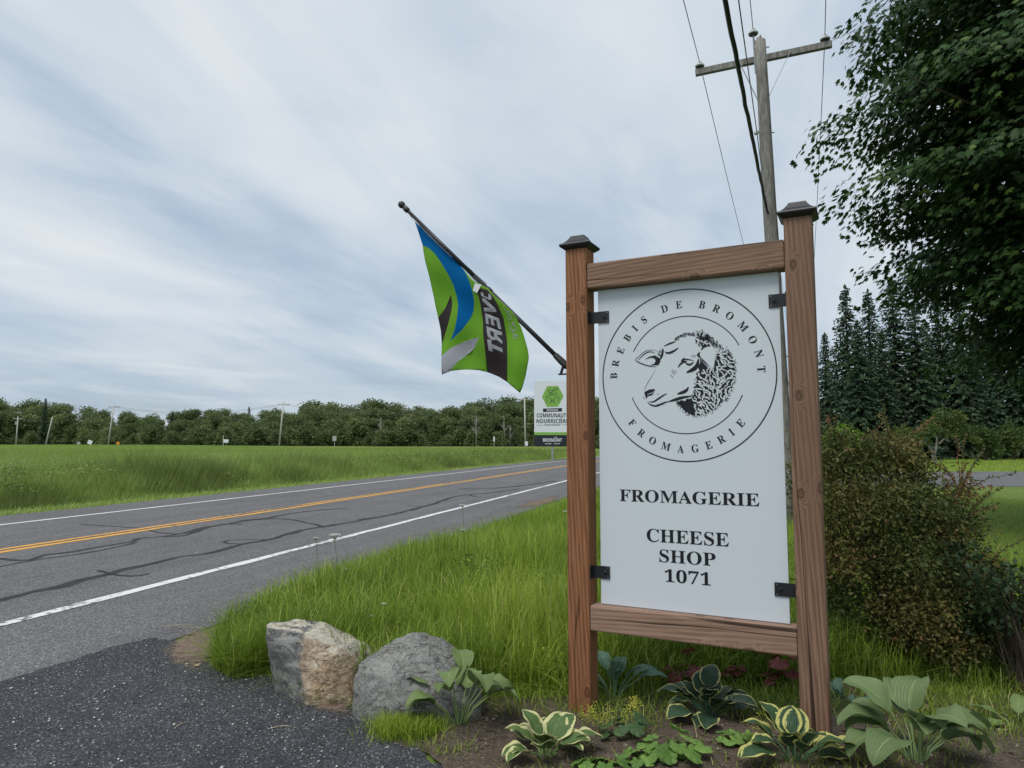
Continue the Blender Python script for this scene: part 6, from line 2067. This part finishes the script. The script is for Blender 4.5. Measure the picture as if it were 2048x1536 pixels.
# goldenrod-green weeds in the verge left of the sign
def weed(label, px, h, n, seed, mat=WEED, L=0.07, spread=0.12):
    b = G(px[0], px[1])
    b.z = gz(b.x, b.y)
    o = thing('weed_plant', label, 'plant', b)
    r2 = np.random.default_rng(seed)
    mb = MB()
    P, A = [], []
    for s in range(n):
        top = Vector((r2.normal(0, spread), r2.normal(0, spread), h * r2.uniform(0.7, 1.05)))
        root = Vector((r2.normal(0, spread * 0.4), r2.normal(0, spread * 0.4), 0))
        mb.tube([root, root.lerp(top, 0.5) + Vector((0, 0, 0.02)), top], 0.002, 4)
        for k_ in range(26):
            f = 0.2 + 0.8 * k_ / 26
            a = k_ * 2.4
            P.append(tuple(root.lerp(top, f)))
            A.append((math.cos(a), math.sin(a), 0.35))
    mb.build('stem', STEMG, o)
    V, F = leaf_quads(np.array(P), unit(np.array(A)), L * r2.uniform(0.6, 1.2, len(P)), L * 0.3)
    bulk('foliage', V, F, mat, o, np.repeat(np.clip(r2.normal(0.6, 0.2, len(P)), 0, 1), 4))['kind'] = 'stuff'
weed('bright yellow green weed in the grass close to the reddish post', (1105, 1235), 0.42, 14, 1)
weed('yellow green weed clump in the grass left of the reddish post', (1075, 1300), 0.30, 12, 2)
weed('feathery yellow green weed behind the grey boulder', (970, 1330), 0.26, 9, 3)
weed('tall green weed in the verge behind the grey boulder', (955, 1215), 0.48, 8, 4)
weed('green weed under the bottom rail of the sign', (1480, 1350), 0.30, 14, 5)
weed('leafy green weed at the foot of the brownish shrub', (1700, 1330), 0.32, 16, 6)
weed('leafy weed between the greyish post and the brownish shrub', (1668, 1290), 0.36, 12, 7)
weed('leafy green weed under the sign beside the reddish post', (1330, 1330), 0.26, 12, 8)

# brownish barberry and the dark shrub at the right edge
bb = G(1815, 1338)
bb.z = gz(bb.x, bb.y)
kb = bb.y / FPX
def bpx(u_, v_, dy=0.0): return ((u_ - 1815) * kb, dy, (1338 - v_) * kb)
lobes = []
for (u_, v_, s, dy) in ((1700, 950, .20, .2), (1760, 935, .20, .15), (1820, 930, .17, .1), (1868, 962, .13, .1), (1690, 1030, .22, .0), (1770, 1020, .24, -.05), (1850, 1030, .20, .0), (1690, 1120, .20, .0), (1790, 1120, .26, -.1), (1890, 1085, .19, 0), (1935, 1060, .13, 0),
                       (1700, 1200, .18, .1), (1800, 1215, .26, -.12), (1900, 1180, .24, -.08), (1965, 1150, .15, 0), (1850, 1270, .22, -.15), (1930, 1260, .22, -.12), (1985, 1230, .15, -.1), (1760, 1290, .17, 0), (1960, 1310, .16, -.1), (1720, 905, .12, .25), (1850, 915, .10, .2), (1665, 985, .15, .2), (1955, 1000, .09, .1)):
    x_, y_, z_ = bpx(u_, v_, dy)
    lobes.append((x_, y_, max(z_, 0.12), s * 1.05, s * 1.2, s * 0.82))
bar = shrub('barberry_shrub', 'large brownish green barberry shrub with reddish new growth behind the sign', 'shrub', bb, lobes, 52000, 0.030, 0.5, BARBERRY, 0.010, 60, 0.05, 0.1, None, 0.045)
# long whippy shoots that break the barberry's outline
r3 = np.random.default_rng(91)
P3, A3, T3_ = [], [], []
mbs = MB()
for i in range(150):
    lb_ = lobes[r3.integers(len(lobes))]
    st_ = Vector(lb_[:3])
    dr = Vector((r3.normal(0, 0.7), r3.normal(0, 0.5) - 0.2, r3.uniform(0.1, 1.2))).normalized()
    ln = r3.uniform(0.20, 0.46)
    en = st_ + dr * ln
    md = st_.lerp(en, 0.5) + Vector((0, 0, 0.03))
    mbs.tube([st_, md, en], [0.003, 0.0022, 0.001], 4, False)
    tb_ = r3.uniform(0.35, 0.95)
    for k_ in range(26):
        f = 0.25 + 0.75 * k_ / 26
        P3.append(tuple(st_.lerp(md, f * 2) if f < 0.5 else md.lerp(en, f * 2 - 1)))
        A3.append(tuple(dr * 0.6 + Vector((r3.normal(), r3.normal(), r3.normal())) * 0.7))
        T3_.append(tb_ + r3.normal(0, 0.1))
V, F = leaf_quads(np.array(P3), unit(np.array(A3)), r3.uniform(0.018, 0.034, len(P3)), 0.014)
bulk('shoot_leaves', V, F, BARBERRY, bar, np.repeat(np.clip(T3_, 0, 1), 4))['kind'] = 'stuff'
mbs.build('shoots', BARK, bar)['kind'] = 'stuff'
ds = G(2062, 1385)
ds.z = gz(ds.x, ds.y)
lobes = [(rr.uniform(-.34, .12), rr.uniform(-.2, .25), rr.uniform(0.30, 0.85), .11, .13, .10) for _ in range(18)]
shrub('dark_leaf_shrub', 'dark stemmed shrub overhanging the bed beside the barberry', 'shrub', ds, lobes, 1500, 0.042, 0.6, DARKLEAF, 0.006, 40, 0, 0.0, None, 0.05)
# a few withered leaves and straws on the driveway
STRAW = plain('dry_straw', (0.42, 0.36, 0.24), 0.9, 0.1, 0, 0.2, 20)
for (px, ln, a_, lb) in (((350, 1252), 0.30, 0.2, 'long dry straw lying on the road shoulder'), ((380, 1256), 0.22, -0.15, 'short dry straw lying across the long one'), ((362, 1450), 0.10, 1.2, 'bent dry straw on the coarse driveway'), ((560, 1455), 0.12, 0.3, 'pale twig on the driveway below the tan boulder')):
    p = G(*px, 0.016)
    d_ = Vector((math.cos(a_), math.sin(a_), 0)) * ln
    tag(MB().tube([p - d_ / 2, p + Vector((0, 0.01, 0.006)), p + d_ / 2], 0.002, 5).build('dry_straw', STRAW), lb, 'straw')
WITH = plain('withered_leaf', (0.40, 0.31, 0.20), 0.9, 0.1, 0, 0.25, 40)
for (px, s, a_, lb) in (((393, 1332), 0.05, 0.4, 'pale withered leaf on the driveway by the grass clump'), ((578, 1372), 0.06, 1.0, 'brown withered leaf under the tan boulder')):
    p = G(*px, 0.02)
    mb = MB()
    vs = [(x_ * s, y_ * s, 0.12 * s * (abs(x_) * 2 + math.sin(5 * y_))) for x_, y_ in [(0, 0.42)] + outl]
    mb.add(vs, [tuple(int(q) for q in f) for f in LF_])
    o = mb.build('withered_leaf', WITH)
    o.location = p
    o.rotation_euler = (0.1, 0.05, a_)
    tag(o, lb, 'leaf')
